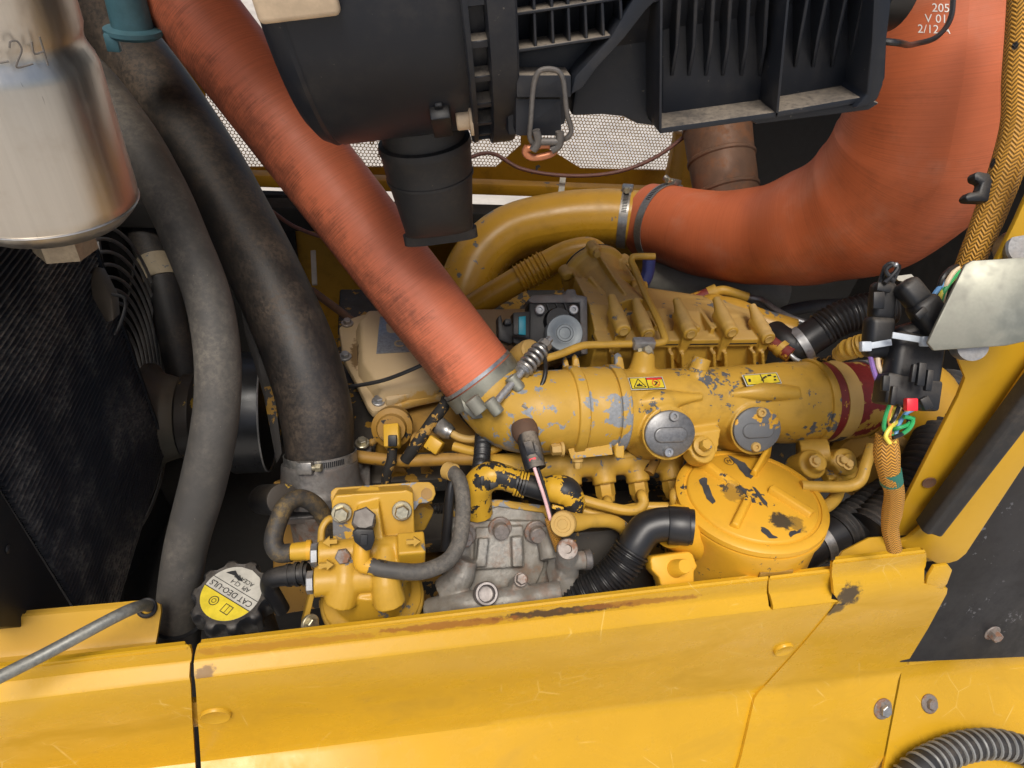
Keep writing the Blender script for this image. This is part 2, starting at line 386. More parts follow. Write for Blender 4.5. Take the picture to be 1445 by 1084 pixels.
def plain(name, col, rough=.5, metallic=0.0, var=.15, nb=.08, emit=None):
    s = NT(name); a = s.noise(60, 5, .65); c = s.mix(s.ramp(a, .3, .7), mul(col, 1 - var), mul(col, 1 + var)); return s.fin(c, s.ramp(a, .3, .7, rough * .9, min(1, rough * 1.15)), metallic, s.bump(s.noise(500, 3), nb, .0005))
def plastic(name, col=(.022, .024, .028), rough=.42, dust=.5):
    s = NT(name); nrm = s.sep(s.geo.outputs['Normal']); a = s.noise(20, 6, .7); b = s.noise(300, 4, .7)
    k = s.math('MULTIPLY', s.ramp(nrm[2], .45, .95), s.ramp(a, .25, .6, .3, 1.0)); k = s.math('MULTIPLY', k, s.ramp(b, .25, .6, .4, 1.0)); k = s.math('MULTIPLY', k, dust)
    k2 = s.math('MULTIPLY', s.ramp(a, .45, .8), .12 * dust); k = s.math('MAXIMUM', k, k2)
    c = s.mix(k, col, (.30, .25, .19)); sp = s.ramp(s.noise(230, 3, .5), .72, .76); c = s.mix(s.math('MULTIPLY', sp, .35 * dust), c, (.3, .26, .2))
    return s.fin(c, s.math('ADD', s.math('MULTIPLY', k, .4), rough), 0, s.bump(b, .10, .0004), .32)

YEL = (.585, .328, .018); ENG = (.51, .295, .038)
m_body = paint('body_yellow', YEL, .30, chip=.0, grime=.07, scratch=.45, peel=.05, var=.08, spots=.3)
m_eng = paint('engine_yellow', ENG, .40, chip=.12, cs=85, dust=.08, grime=.45, peel=.4, chipcol=(.15, .16, .17))
m_engd = paint('engine_yellow_dusty', ENG, .48, chip=.10, cs=80, dust=.42, grime=.5, peel=.6)
m_chip = paint('engine_yellow_flaking', ENG, .42, chip=.60, cs=75, dust=.06, grime=.3, chipcol=(.24, .25, .26))
m_blk = paint('overspray_black', (.02, .02, .02), .55, chip=.42, cs=75, dust=.1, grime=.2, chipcol=(.34, .18, .02))
m_dark = paint('engine_yellow_grimy', (.30, .155, .016), .55, chip=.34, cs=70, dust=.15, grime=.7, chipcol=(.02, .02, .02))
m_pipe = paint('pipe_yellow', (.50, .265, .018), .28, chip=.02, dust=.12, grime=.3, peel=.05)
m_rear = paint('rear_yellow', (.50, .25, .014), .45, chip=.05, dust=.2, grime=.5)
m_cap = paint('cap_yellow', (.68, .355, .022), .40, chip=.22, cs=36, chipcol=(.045, .047, .05), dust=.05, grime=.2)
m_beige = paint('dusty_cover', (.44, .32, .17), .55, chip=.03, dust=1.0, grime=.25)
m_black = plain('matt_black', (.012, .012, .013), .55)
m_void = plain('bay_dark_sheet', (.02, .018, .016), .8)  # near black for bay sheets, some of them standing in for shade
m_plas = plastic('black_plastic', (.014, .0168, .023), .42, .7)
m_conn = plastic('connector_black', (.013, .014, .016), .42, .22)
m_plas2 = plastic('clean_black_plastic', (.012, .0125, .014), .42, .12)
m_rub = rubber('rubber', dust=.3)
m_rubd = rubber('dusty_rubber', col=(.052, .048, .043), dust=.85, dustcol=(.20, .175, .14), rough=.58, sc=7, top=.25)
m_rubb = rubber('brown_dusty_rubber', col=(.011, .0108, .011), dust=.7, dustcol=(.17, .12, .08), rough=.48, sc=4.5, top=.5)
m_rubc = rubber('clean_rubber', col=(.012, .012, .013), dust=.08, rough=.38, fine=.1)
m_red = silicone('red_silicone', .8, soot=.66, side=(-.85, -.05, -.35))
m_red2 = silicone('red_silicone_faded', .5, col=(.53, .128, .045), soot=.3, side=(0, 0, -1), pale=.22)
m_steel = metal('steel', (.42, .43, .44), .38, .45, (.13, .10, .07), .85)
m_band = metal('clamp_band', (.33, .32, .30), .36, .4, (.14, .10, .07), .8)
m_zinc = metal('zinc_bolt', (.52, .47, .33), .35, .4, (.16, .12, .06), .85)
m_rustb = metal('rusty_bolt', (.30, .26, .23), .5, .5, (.10, .07, .05), .6, rust=.75)
m_alu = metal('cast_aluminium', (.17, .16, .15), .5, .55, (.085, .068, .056), .55, sc=30, bump=.35, rust=.12)
m_pump = metal('dirty_casting', (.27, .255, .225), .52, .8, (.12, .098, .07), .35, sc=30, bump=.6, rust=.28)
m_can = metal('brushed_can', (.60, .56, .50), .38, .22, (.34, .27, .20), .92, sc=22, bump=.02)
m_grey = plain('grey_disc', (.20, .225, .235), .45, .3)
m_cov = metal('steel_cover', (.22, .22, .22), .42, .25, (.1, .09, .08), .7)
m_white = plain('white_plastic', (.42, .46, .50), .35)
m_teal = plain('teal_lock', (.0, .22, .30), .4)
m_blue = plain('blue_cap', (.065, .155, .185), .5)
m_redp = plain('red_lock', (.75, .02, .035), .4)
m_maroon = paint('maroon_hose', (.17, .016, .014), .5, chip=.42, cs=60, chipcol=(.5, .26, .03), dust=.05)
m_bras = braid('yellow_braid')
m_bras2 = braid('fine_yellow_braid', (.66, .31, .04), False, 9, .0085)
m_bblk = paint('braided_loom', (.018, .016, .014), .7, chip=.5, cs=150, chipcol=(.34, .19, .04))
m_rust = metal('rusty_pipe', (.16, .085, .05), .6, .7, (.075, .045, .03), .3, sc=18, rust=.5)
def brushed(name, col):
    s = NT(name); x = s.sep(s.pos); v = s.scale(s.pos, (260, 260, 5)); st = s.noise(1.0, 3, .6, v); cl = s.noise(26, 4, .7); v2 = s.scale(s.pos, (420, 420, 30)); sc = s.noise(1.0, 2, .5, v2, .5)
    c = s.mix(s.ramp(st, .3, .7), mul(col, .96), mul(col, 1.03)); c = s.mix(s.ramp(cl, .5, .78, 0, .35), c, (.40, .30, .19)); c = s.mix(s.ramp(sc, .72, .75, 0, .45), c, (.14, .11, .09))
    return s.fin(c, s.math('ADD', s.ramp(st, .3, .7, .31, .37), s.ramp(cl, .5, .78, 0, .2)), .95, s.bump(st, .05, .0004))
m_can = brushed('brushed_can_metal', (.58, .545, .49))
m_shld = plain('heat_shield', (.17, .165, .14), .75)
m_plate = metal('name_plate', (.22, .24, .27), .45, .2, (.3, .22, .13), .6)
m_bracket = metal('plated_bracket', (.32, .32, .26), .42, .75, (.15, .14, .12), .8, sc=7, bump=.03)
m_lab_w = plain('label_white', (.44, .42, .36), .55)
m_lab_y = plain('label_yellow', (.62, .48, .025), .45)
m_ink = plain('print_black', (.015, .015, .015), .5)
m_inkr = plain('print_red', (.6, .03, .02), .5)
m_inkw = plain('print_white', (.75, .72, .66), .5)
m_pen = plain('marker_ink', (.13, .115, .10), .5)
def wire(name, c): return plain('wire_' + name, c, .4)
m_wg, m_wy, m_wb, m_wc, m_wp, m_wk, m_wu, m_wo = [wire(n_, c_) for n_, c_ in (('green', (.03, .33, .10)), ('yellow', (.75, .62, .08)), ('blue', (.12, .30, .55)), ('cream', (.68, .55, .38)), ('pink', (.72, .45, .45)), ('black', (.015, .015, .016)), ('purple', (.22, .12, .38)), ('orange', (.65, .24, .05)))]
m_tape = plain('green_tape', (.02, .14, .10), .6)
m_tan = paint('tan_knob', (.50, .31, .08), .5, dust=.2, grime=.15)
# ================================================================== the setting
g = MB(); g.add([(-150, -150, 0), (150, -150, 0), (150, 150, 0), (-150, 150, 0)], [(0, 1, 2, 3)])
m_ground = paint('pale_dusty_ground', (.55, .50, .43), .9, dust=0, grime=.15, peel=.3, var=.15)
struct(mk('ground', g, m_ground))

# ---- front body panels: one pressed profile, rows of (v at column 285, v at column 1200, Y)
def zrow(v, y, u=700): return (PY(u, v, y) - CAM).z
def by_slope(u, y0, rows):      # rows of (v, slope below horizontal in degrees from the row above) -> the Y of every row
    ys = [y0]; q = PY(u, rows[0][0], y0)
    for v, a in rows[1:]:
        r = ray(u, v); ca, sa = math.cos(math.radians(a)), math.sin(math.radians(a))      # q + s * (0, -ca, -sa) meets CAM + k * r
        k = ((q.y - CAM.y) * sa - (q.z - CAM.z) * ca) / (r.y * sa - r.z * ca); y = CAM.y + r.y * k; q = CAM + r * k; ys.append(y)
    return ys
_vv = [(909, 801), (907, 799.5), (910, 803), (914, 807), (922, 815), (930, 823), (934, 827), (952, 842), (957, 847), (964, 854), (1010, 900), (1066, 954), (1074, 961), (1082, 969), (1160, 1046), (1300, 1180)]
_aa = [0, -70, 20, 75, 84, 78, 45, 28, 45, 74, 90, 90, 70, 40, 32, 32]
_ys = by_slope(700, .3020, [(a + (b - a) * (700 - 285) / 915.0, s_) for (a, b), s_ in zip(_vv, _aa)])
PROF = [(a, b, y) for (a, b), y in zip(_vv, _ys)]
def pp_(u, row, lift=0.0): v0, v1, y = row; return PY(u, v0 + (v1 - v0) * (u - 285) / 915.0, y - lift)
def sheet_rows(rows, lefts, rights, n, lift=0.0): return [[pp_(a + (b - a) * k / n, r, lift) for k in range(n + 1)] for r, a, b in zip(rows, lefts, rights)]
def bulge(rows, amt=.0011, seed=1):      # pressed steel is never quite flat
    for i, r in enumerate(rows):
        for p in r: p.y += amt * (mnoise.noise(Vector((p.x * 5 + seed, p.z * 9, seed))))
    return rows
cxp = pp_(800, PROF[4])
BODY = dict(rough=.30, chip=.0, chipcol=(.10, .05, .04), cs=70, grime=.06, scratch=.45, peel=.05, var=.07, spots=.4)
m_body_rust = paint('body_yellow_rusty_lip', YEL, **BODY, stains=[(pp_(790, PROF[4]), (.10, .009, .0085), (.045, .024, .02), .92), (pp_(640, PROF[4]), (.10, .009, .008), (.30, .105, .02), .8), (pp_(900, PROF[4]), (.09, .009, .007), (.30, .11, .02), .7), (pp_(400, PROF[4]), (.13, .009, .008), (.40, .17, .02), .6), (pp_(288, PROF[7]), (.012, .012, .012), (.09, .045, .04), .7)])
smc = pp_(1195, (950, 842, .270))
m_smudge = paint('body_yellow_smudged', YEL, **BODY, stains=[(pp_(1194, (948, 838, PROF[7][2])), (.024, .03, .020), (.035, .03, .028), .92), (pp_(1175, (962, 852, PROF[8][2])), (.018, .03, .016), (.03, .028, .028), .85)])
t = thing('body_panel', pp_(680, PROF[12]), 'long yellow sheet steel panel below the engine, folded lip with rust stain', 'panel')
L_ = [284, 281, 279, 277, 275, 274, 273.5, 274, 275, 276, 279, 283, 283.5, 284, 290, 302]
R1 = [1086, 1085, 1084, 1083, 1082, 1082, 1083, 1085, 1088]
lipm = MB().sheet(bulge(sheet_rows(PROF[:9], L_[:9], R1, 24), .0008, 3), .004); mk('lip', lipm, m_body_rust, t, ang=30)
facem = MB().sheet(bulge(sheet_rows(PROF[8:], L_[8:], [1188, 1180, 1137, 1082, 1074, 1068, 1050, 1012], 40)), .004); mk('face', facem, m_body, t, ang=30)
mk('bent_lip_end', MB().sheet(sheet_rows(PROF[:9], [1088, 1087, 1086, 1085, 1084.5, 1085, 1087, 1091, 1091], [1174, 1175.5, 1177, 1178, 1177, 1176, 1175, 1173, 1187], 4, .0012), .004), m_body, t, ang=30)
def dent(mb, u, v, r, par):
    p, n = hit(mb, u, v); mk('round_plug', MB().lathe(p - n * .002, n, [(r, 0), (r, .0042), (r * .93, .0054), (r * .85, .0048), (0, .0042)], 32), m_body, par)
dent(facem, 305, 1008, px(22, .55), t); dent(facem, 1105, 915, px(17, .62), t)

t = thing('body_panel', pp_(100, PROF[12]), 'yellow body panel at the lower left, under the grey prop rod', 'panel')
mk('face', MB().sheet(bulge(sheet_rows(PROF, [-70] * 16, [260, 264, 267, 269, 270.5, 270, 268, 267, 268, 269, 271, 275, 275.5, 276, 282, 294], 16), .0011, 8), .004), m_body, t, ang=30)
t2 = thing('panel_joint', pp_(273, PROF[10]), 'narrow yellow joining strip deep in the gap between two lower panels', 'bracket')
mk('strip', MB().box(pp_(277, (1005, 1005, .2880)), VX * .008, VY * .003, VZ * .026), m_body, t2, bevel=.001)

# right end panel with its own raised lip and tab
dv = 12
PR = [(v0 - (12 if i < 7 else (6 if i == 7 else 0)), v1 - (12 if i < 7 else (6 if i == 7 else 0)), y - .0016) for i, (v0, v1, y) in enumerate(PROF)]
t = thing('body_panel', pp_(1180, PROF[12]), 'short yellow end panel with sloping right edge and black burn smudge at its top', 'panel')
endm = MB().sheet(bulge(sheet_rows(PR, [1181, 1177, 1175, 1175, 1174, 1174, 1175, 1177, 1184, 1177, 1134, 1079, 1071, 1065, 1047, 1009], [1300, 1304, 1306, 1307, 1307, 1306, 1304, 1304, 1337, 1336, 1310, 1274, 1270, 1267, 1252, 1226], 12), .0007, 5), .004)
mk('face', endm, m_smudge, t, ang=30)
p_, n_ = hit(endm, 1318, 826); pl = Pl((p_ if p_ else pp_(1318, PR[8])), (0, -1, .22))
mk('tab', slabpx(MB(), pl, [(1306, 828), (1310, 814), (1319, 800), (1338, 797), (1344, 805), (1337, 824), (1330, 832)], .004, .001), m_body, t, bevel=.0008)
def panel_bolt(mb, u, v, r, par, mw=None):
    p, n = hit(mb, u, v)
    mk('washer', MB().lathe(p - n * .0005, n, [(0, 0), (r * 1.75, 0), (r * 1.75, .002), (r * 1.6, .0032), (r * 1.1, .0034), (0, .0034)], 28), m_rustb, par)
    mk('bolt', MB().hexa(p + n * .003, n, r, r * .8, .5), mw or m_steel, par)
panel_bolt(endm, 1245, 1000, px(12, .60), t)

# lower right panel, black side plate, post
t = thing('body_panel', PY(1350, 1040, .22), 'yellow lower right panel with rusty bolt behind the grey spiral hose', 'panel')
rows = []
_rv = [(934, 0, 1282), (930, -60, 1280), (932, 20, 1277), (940, 50, 1274), (955, 78, 1271), (968, 60, 1269), (1045, 46, 1254), (1185, 40, 1228)]
for (v, _s, a), y in zip(_rv, by_slope(1290, PROF[11][2] + .004, [(v, s_) for v, s_, a in _rv])):
    b = 1500
    p0 = PY(a, v, y); rows.append([XU(a + (b - a) * k / 6, y, (p0 - CAM).z) for k in range(7)])
lrm = MB().sheet(rows, .004); mk('face', lrm, m_body, t, ang=30)
panel_bolt(lrm, 1311, 993, px(11, .60), t, m_rustb)
t = thing('side_plate', PY(1380, 900, .29), 'matt black side plate with one brown bolt beside the yellow post', 'panel')
pl = Pl(PY(1380, 850, .300), (-.05, -1, .30))
m_bp = paint('scuffed_black_paint', (.015, .016, .019), .5, chip=.10, cs=170, chipcol=(.10, .10, .105), dust=.15, grime=.5, scratch=.0, var=.5)
mk('plate', slabpx(MB(), pl, [(1500, 600), (1425, 640), (1330, 790), (1270, 935), (1500, 925)], .006), m_bp, t, bevel=.0008)
q = pl.at(1400, 893); wq = mk('bolt', MB().bolt(q, pl.n, px(11, .62), px(13, .62)), m_rustb, t)

t = thing('door_post', PY(1290, 760, .33), 'sloping yellow door post carrying a black rubber seal', 'post')
plp = Pl(PY(1360, 650, .335), (-.25, -1, .12)); m_post = paint('post_yellow', YEL, .34, chip=.0, dust=.05, grime=.12, chipcol=(.12, .06, .03), peel=.06, var=.08)
mk('inner_plate', slabpx(MB(), plp, [(1520, 120), (1432, 316), (1395, 390), (1338, 494), (1352, 508), (1362, 534), (1352, 560), (1252, 757), (1278, 756), (1305, 752), (1420, 620), (1520, 470)], .005, -.006), m_post, t, bevel=.001)
mk('outer_plate', slabpx(MB(), plp, [(1520, 420), (1300, 745), (1280, 762), (1262, 768), (1300, 785), (1309, 789), (1322, 796), (1338, 796), (1352, 792), (1364, 782), (1444, 661), (1520, 560)], .006, .004), m_post, t, bevel=.002)
fl = MB(); slabpx(fl, Pl(PY(1240, 770, .33), (0, -.7, .72)), [(1182, 790), (1190, 778), (1227, 759), (1283, 754), (1279, 765), (1268, 771), (1312, 768), (1318, 792), (1180, 800)], .004)
mk('foot_flange', fl, m_post, t, bevel=.001)
pa, pb = plp.at(1312, 748, .016), plp.at(1500, 500, .016); ax = (pb - pa).normalized()
sx = ax.cross(plp.n).normalized(); sm = MB()
prof = [(-.0105, -.012), (-.0112, .004), (-.0065, .009), (-.0015, .0068), (.0065, .0095), (.0105, .006), (.0112, -.012)]
A = [pa + sx * a + plp.n * b for a, b in prof]; sm.prism(A, pb - pa)
sl = tag(mk('rubber_seal', sm, m_rub, None, bevel=.002, seg=3), 'thick black rubber edge seal running along the door post', 'seal')
h = plp.at(1311, 681, -.005)
mk('hole_plug', MB().lathe(h, plp.n, [(px(10, .62), 0), (px(9.5, .62), .001), (px(8, .62), -.001 + .0015), (0, .0006)], 20), m_rust, t)

tag(mk('seam_fill_strip', MB().prism([PY(1240, 925, PROF[8][2] + .012), PY(1292, 922, PROF[8][2] + .012), PY(1262, 1090, PROF[13][2] - .005), PY(1220, 1090, PROF[13][2] - .005)], (0, .01, -.003)), m_rust), 'added rusty brown strip filling the seam between the two right panels', 'strip')  # added to keep bright ground from showing through the seam
# ---- left ledge with the prop rod
t = thing('ledge', PY(100, 930, .32), 'short yellow ledge at far left holding the hooked end of the prop rod', 'bracket')
rows = []
for v, y, b in [(866, .352, 212), (864, .350, 221), (868, .347, 226), (880, .342, 227), (912, .329, 222), (922, .324, 220), (930, .3185, 219), (936, .310, 219), (950, .300, 219)]:
    z = zrow(v, y, 60); rows.append([XU(-80, y, z).lerp(XU(b, y, z), k / 6) for k in range(7)])
mk('plate', MB().sheet(rows, .004), paint('ledge_yellow', YEL, .36, chip=.20, cs=34, chipcol=(.10, .09, .08), dust=.15, grime=.35), t, ang=30)
mk('grommet', MB().torus(PY(207, 858, .345), (0, -.6, .8), px(11, .58), px(3, .58), 24), m_rub, t)
rod = MB().tube([PY(-60, 985, .26), PY(60, 925, .286), PY(150, 877, .308), PY(180, 862, .318), PY(200, 855, .332), PY(212, 856, .352)], px(8.5, .53), 16, 8)
tag(mk('prop_rod', rod, metal('worn_grey_rod', (.20, .20, .18), .5, .35, (.30, .28, .22), .5)), 'grey steel prop rod hooked into the ledge at lower left', 'rod')

# ---- bay behind: rear perforated wall, beams, dark walls and shade sheets
YB = 1.20
t = thing('rear_grille', PY(700, 260, YB), 'yellow rear wall with perforated mesh openings behind the air filter housing', 'grille')
def wallpt(u, v, y=YB): return PY(u, v, y)
# sheet around the cut-outs, built as bars so that the openings are real
cut = [[(290, 150), (735, 150), (735, 205), (700, 236), (330, 236), (290, 200)], [(752, 150), (975, 150), (966, 222), (944, 241), (820, 238), (765, 205)]]
fr = MB()
def quad(a, b, c, d): fr.prism([wallpt(*a), wallpt(*b), wallpt(*c), wallpt(*d)], (0, .004, 0))
quad((200, 236), (700, 236), (700, 262), (200, 262)); quad((700, 236), (735, 205), (765, 205), (820, 238)); fr.prism([wallpt(*q_) for q_ in ((700, 236), (820, 238), (820, 266), (700, 262))], (0, .004, 0))
quad((820, 238), (944, 241), (944, 268), (820, 266)); quad((944, 241), (966, 222), (1100, 222), (1100, 275)); fr.prism([wallpt(*q_) for q_ in ((944, 241), (1100, 275), (944, 268))], (0, .004, 0))
quad((735, 60), (752, 60), (765, 205), (735, 205)); quad((985, 60), (1100, 60), (1100, 222), (966, 222)); quad((200, 60), (290, 60), (290, 236), (200, 236))
mk('frame_sheet', fr, m_rear, t)
p0, p1 = wallpt(270, 262), wallpt(1010, 120); pitch = .0068; mesh = MB()
nx = int((p1.x - p0.x) / pitch) + 1; zlo = wallpt(700, 262).z; nz = int((wallpt(700, 120).z - zlo) / (pitch * .866)) + 1; hr = pitch * .5 / .866; hi = hr * .80
V, Fc = [], []; mr = random.Random(4)
for j in range(nz):
    for i in range(nx):
        if mr.random() < .012: hi_ = hr * mr.uniform(.3, .6)
        else: hi_ = hi * mr.uniform(.97, 1.03)
        c = Vector((p0.x + (i + (j % 2) * .5) * pitch, YB + .008, zlo + j * pitch * .866)); b = len(V)
        for rr in (hr, hi_):
            for k in range(6): a = math.radians(30 + 60 * k); V.append(c + Vector((math.cos(a) * rr, 0, math.sin(a) * rr)))
        for k in range(6): Fc.append((b + k, b + (k + 1) % 6, b + 6 + (k + 1) % 6, b + 6 + k))
mesh.add(V, Fc); stuff(mk('perforated_mesh', mesh, m_rear, t, flat=True))
for (a, b, w_, nm, mt) in [((200, 258, 1.15), (960, 268, 1.15), .020, 'upper_rail', m_rear), ((200, 283, 1.12), (945, 275, 1.13), .012, 'lower_rail', m_rear)]: pass
def xbar(u0, u1, v, y, hz, hy, u=800): z = (PY(u, v, y) - CAM).z; a, b = XU(u0, y, z), XU(u1, y, z); return MB().box((a + b) / 2, VX * (b.x - a.x) / 2, VY * hy, VZ * hz)
tag(mk('cross_beam', xbar(150, 962, 268, 1.10, .011, .012), m_rear, None, bevel=.003), 'yellow cross beam along the back of the engine bay', 'beam')
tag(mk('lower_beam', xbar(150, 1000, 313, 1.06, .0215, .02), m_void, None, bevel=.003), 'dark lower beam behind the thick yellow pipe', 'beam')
tag(mk('corner_bracket', MB().prism([PY(955, 190, 1.14), PY(972, 190, 1.14), PY(958, 282, 1.10), PY(938, 279, 1.10)], (0, .02, 0)), m_rear, None, bevel=.002), 'sloping yellow upright at the right end of the mesh', 'bracket')
bw = MB(); z0 = (PY(500, 330, 1.09) - CAM).z
bw.box(CAM + Vector((-.0, 1.13, z0 - .35)), VX * .9, VY * .01, VZ * .35)
struct(mk('wall_rear', bw, m_rear))
struct(mk('rear_shade_sheet', MB().box(CAM + Vector((-.34, 1.10, z0 - .33)), VX * .20, VY * .008, VZ * .40), m_void))  # dark sheet added so the rear wall's left part looks shaded
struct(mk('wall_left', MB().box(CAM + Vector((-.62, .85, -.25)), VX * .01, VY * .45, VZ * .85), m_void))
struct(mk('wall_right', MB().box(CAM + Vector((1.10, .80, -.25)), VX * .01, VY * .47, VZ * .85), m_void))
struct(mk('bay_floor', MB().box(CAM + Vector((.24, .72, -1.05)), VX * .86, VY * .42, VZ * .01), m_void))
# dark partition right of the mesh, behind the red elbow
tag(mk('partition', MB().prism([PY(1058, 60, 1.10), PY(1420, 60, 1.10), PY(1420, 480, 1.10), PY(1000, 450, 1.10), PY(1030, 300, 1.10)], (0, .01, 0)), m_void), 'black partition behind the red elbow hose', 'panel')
hood = MB().box(CAM + Vector((.25, 1.09, .20)), VX * .95, VY * .36, VZ * .012)
struct(mk('bay_roof', hood, m_rear, None, bevel=.004))
struct(mk('shade_board_left', MB().box(CAM + Vector((-.12, .95, .11)), VX * .15, VY * .46, VZ * .010), m_rear, None, bevel=.004))  # unseen board added to shade the upper hoses on the left
for (u, v0, v1, w_, d) in [(442, 355, 398, 3.5, 1.0), (791, 247, 293, 5, 1.06)]: pass
tag(mk('strap', MB().bar(P(795, 246, 1.10), P(789, 294, 1.08), .010, .002, FW), m_lab_w), 'pale strip hanging from the cable over the yellow cross beam', 'strap')
tag(mk('tie_rod', MB().bar(P(442, 354, 1.0), P(444, 402, .99), .007, .004, FW), m_lab_w), 'pale upright strip between the black hose and the red hose', 'strap')
# ================================================================== radiator side
XR = -.315
t = thing('radiator', PX(120, 800, XR), 'black finned radiator core caked with dust at far left', 'radiator')
def rp(u, v, x=XR): return PX(u, v, x)
far = rp(126, 345); y_far = far.y; z_top = far.z + .20; z_bot = CAM.z - .75
near_y = rp(0, 690).y + .002
def fin_mat():
    s = NT('fin_black'); a = s.noise(9, 4, .7); v = s.scale(s.pos, (1, 60, 230)); b = s.noise(1.0, 2, .5, v)
    k = s.math('MULTIPLY', s.ramp(a, .44, .66), s.ramp(s.noise(150, 3, .7), .42, .6, .25, 1.0)); return s.fin(s.mix(k, (.045, .045, .048), (.22, .20, .17)), .42)
m_fin = fin_mat()
mk('core', MB().box((XR - .03, (y_far + near_y) / 2, (z_top + z_bot) / 2), VX * .028, VY * (y_far - near_y) / 2, VZ * (z_top - z_bot) / 2), m_black, t)
fm = MB(); z = z_bot + .002; rr = random.Random(3)
while z < z_top:
    n_ = 34; V, Fc = [], []
    for i in range(n_ + 1):
        y = near_y + (y_far - near_y) * i / n_; j = 0.0; o = rr.uniform(-.0003, .0003)
        edge = max(0, 1 - i / 3) * .0015 * math.sin(z * 90)
        V += [Vector((XR - .003, y, z - .0020 + j + edge)), Vector((XR + .0035 + o, y, z - .0011 + j + edge)), Vector((XR + .0035 + o, y, z + .0007 + j + edge)), Vector((XR - .003, y, z + .0016 + j + edge))]
    for i in range(n_):
        for k in range(3): a = i * 4 + k; Fc.append((a, a + 1, a + 5, a + 4))
    fm.add(V, Fc); z += .0064
stuff(mk('fins', fm, m_fin, t, ang=60))
mk('rear_edge', MB().box((XR - .012, y_far + .003, (z_top + z_bot) / 2), VX * .018, VY * .0025, VZ * (z_top - z_bot) / 2), m_plas, t)
sf = MB(); sf.prism([rp(-60, 600, XR + .006), rp(0, 692, XR + .006), rp(108, 868, XR + .006), rp(118, 885, XR + .006), rp(-60, 885, XR + .006)], (-.02, 0, 0))
mk('side_frame', sf, plastic('frame_black', (.02, .021, .023), .45, .3), t, bevel=.001)
mk('rivet', MB().ball(rp(12, 775, XR + .007), .004, 12, 6, (.4, 1, 1)), m_black, t)

# ---- fan guard of concentric wires, hub and pulley (beyond the far edge of the core)
XG = -.335
hub = PX(228, 590, -.325)
struct(mk('fan_shade_sheet', MB().box((-.46, hub.y + .12, hub.z), VX * .01, VY * .45, VZ * .6), m_void))  # dark sheet added behind the guard so the background falls into shade
t = thing('fan_guard', Vector((XG, hub.y, hub.z - .2)), 'round wire fan guard showing as curved rings behind the radiator', 'guard')
m_wire = plain('guard_wire', (.26, .25, .235), .4, .3)
GA = VX; gq = PX(170, 545, -.36)
for k in range(9):
    mk('wire_ring', MB().torus(gq, GA, .085 + k * .0172, .0026, 90, 8), m_wire, t)
for a in (62, 78, 100, 125):
    ge, gg, _g = frame(GA); rd = ge * math.cos(math.radians(a)) + gg * math.sin(math.radians(a)); gc = gq - GA * .005
    mk('guard_stay', MB().bar(gc + rd * .08, gc + rd * .225, .007, .003, GA), m_wire, t)
fan = thing('cooling_fan', hub, 'black cooling fan hub and blades between radiator and engine', 'fan')
m_hub = paint('hub_paint', (.014, .014, .015), .42, chip=.12, cs=40, chipcol=(.4, .25, .03), dust=.12)
m_hub2 = paint('hub_flange', (.05, .048, .038), .5, dust=.3)
mk('hub_flange', MB().lathe((-.345, hub.y, hub.z), VX, [(0, 0), (.080, 0), (.084, .004), (.084, .012), (.070, .022), (.062, .045), (.062, .052)], 48), m_hub2, fan)
mk('hub_drum', MB().lathe((-.292, hub.y, hub.z), VX, [(.064, 0), (.067, .003), (.067, .020), (.062, .024), (.056, .028), (.053, .10), (0, .10)], 48), m_hub, fan)
for k in range(7):
    a = math.radians(k * 360 / 7 + 12); rd = Vector((0, math.cos(a), math.sin(a))); tg = Vector((0, -math.sin(a), math.cos(a))); rows = []
    for i in range(7):
        r_ = .07 + .04 * i; wd = .034 + .007 * i; rows.append([Vector((-.40, hub.y, hub.z)) + rd * r_ + tg * wd * s_ + VX * (.022 * s_ - .012 * s_ * s_) for s_ in (-1, -.5, 0, .5, 1)])
    mk('blade', MB().sheet(rows, .003), m_black, fan)
pu = thing('fan_pulley', P(362, 600, .90), 'large smooth black fan belt pulley half hidden behind the black hose', 'pulley')
pcx = PX(352, 582, -.195); pc = Vector((-.225, pcx.y, pcx.z))
mk('drum', MB().lathe(pc, VX, [(0, 0), (.075, 0), (.092, .008), (.0930, .012), (.093, .056), (.070, .058), (0, .058)], 64), plain('pulley_black', (.02, .022, .025), .3, .2), pu)
mk('rim', MB().torus(pc + VX * .057, VX, .0915, .0016, 64, 8), m_steel, pu)
sp = MB(); sp.tube([PX(400, 705, -.10), PX(372, 705, -.13)], .017, 24); tag(mk('idler_pulley', sp, m_hub, None, bevel=.001), 'small dark idler roller left of the rusty coolant outlet', 'pulley')
tag(mk('hub_bracket', MB().prism([P(124, 384, .72), P(138, 386, .72), P(158, 424, .71), P(160, 452, .70), P(150, 456, .70), P(130, 420, .71)], (.004, .012, 0)), m_hub, None, bevel=.001), 'small angular bracket clipped behind the radiator edge', 'bracket')
tag(mk('clip_wire', MB().tube([P(158, 415, .655), P(174, 420, .655), P(177, 432, .65), P(168, 462, .645), P(162, 474, .64)], .0018, 8), m_black), 'bent black wire clip beside the fan guard', 'wire')

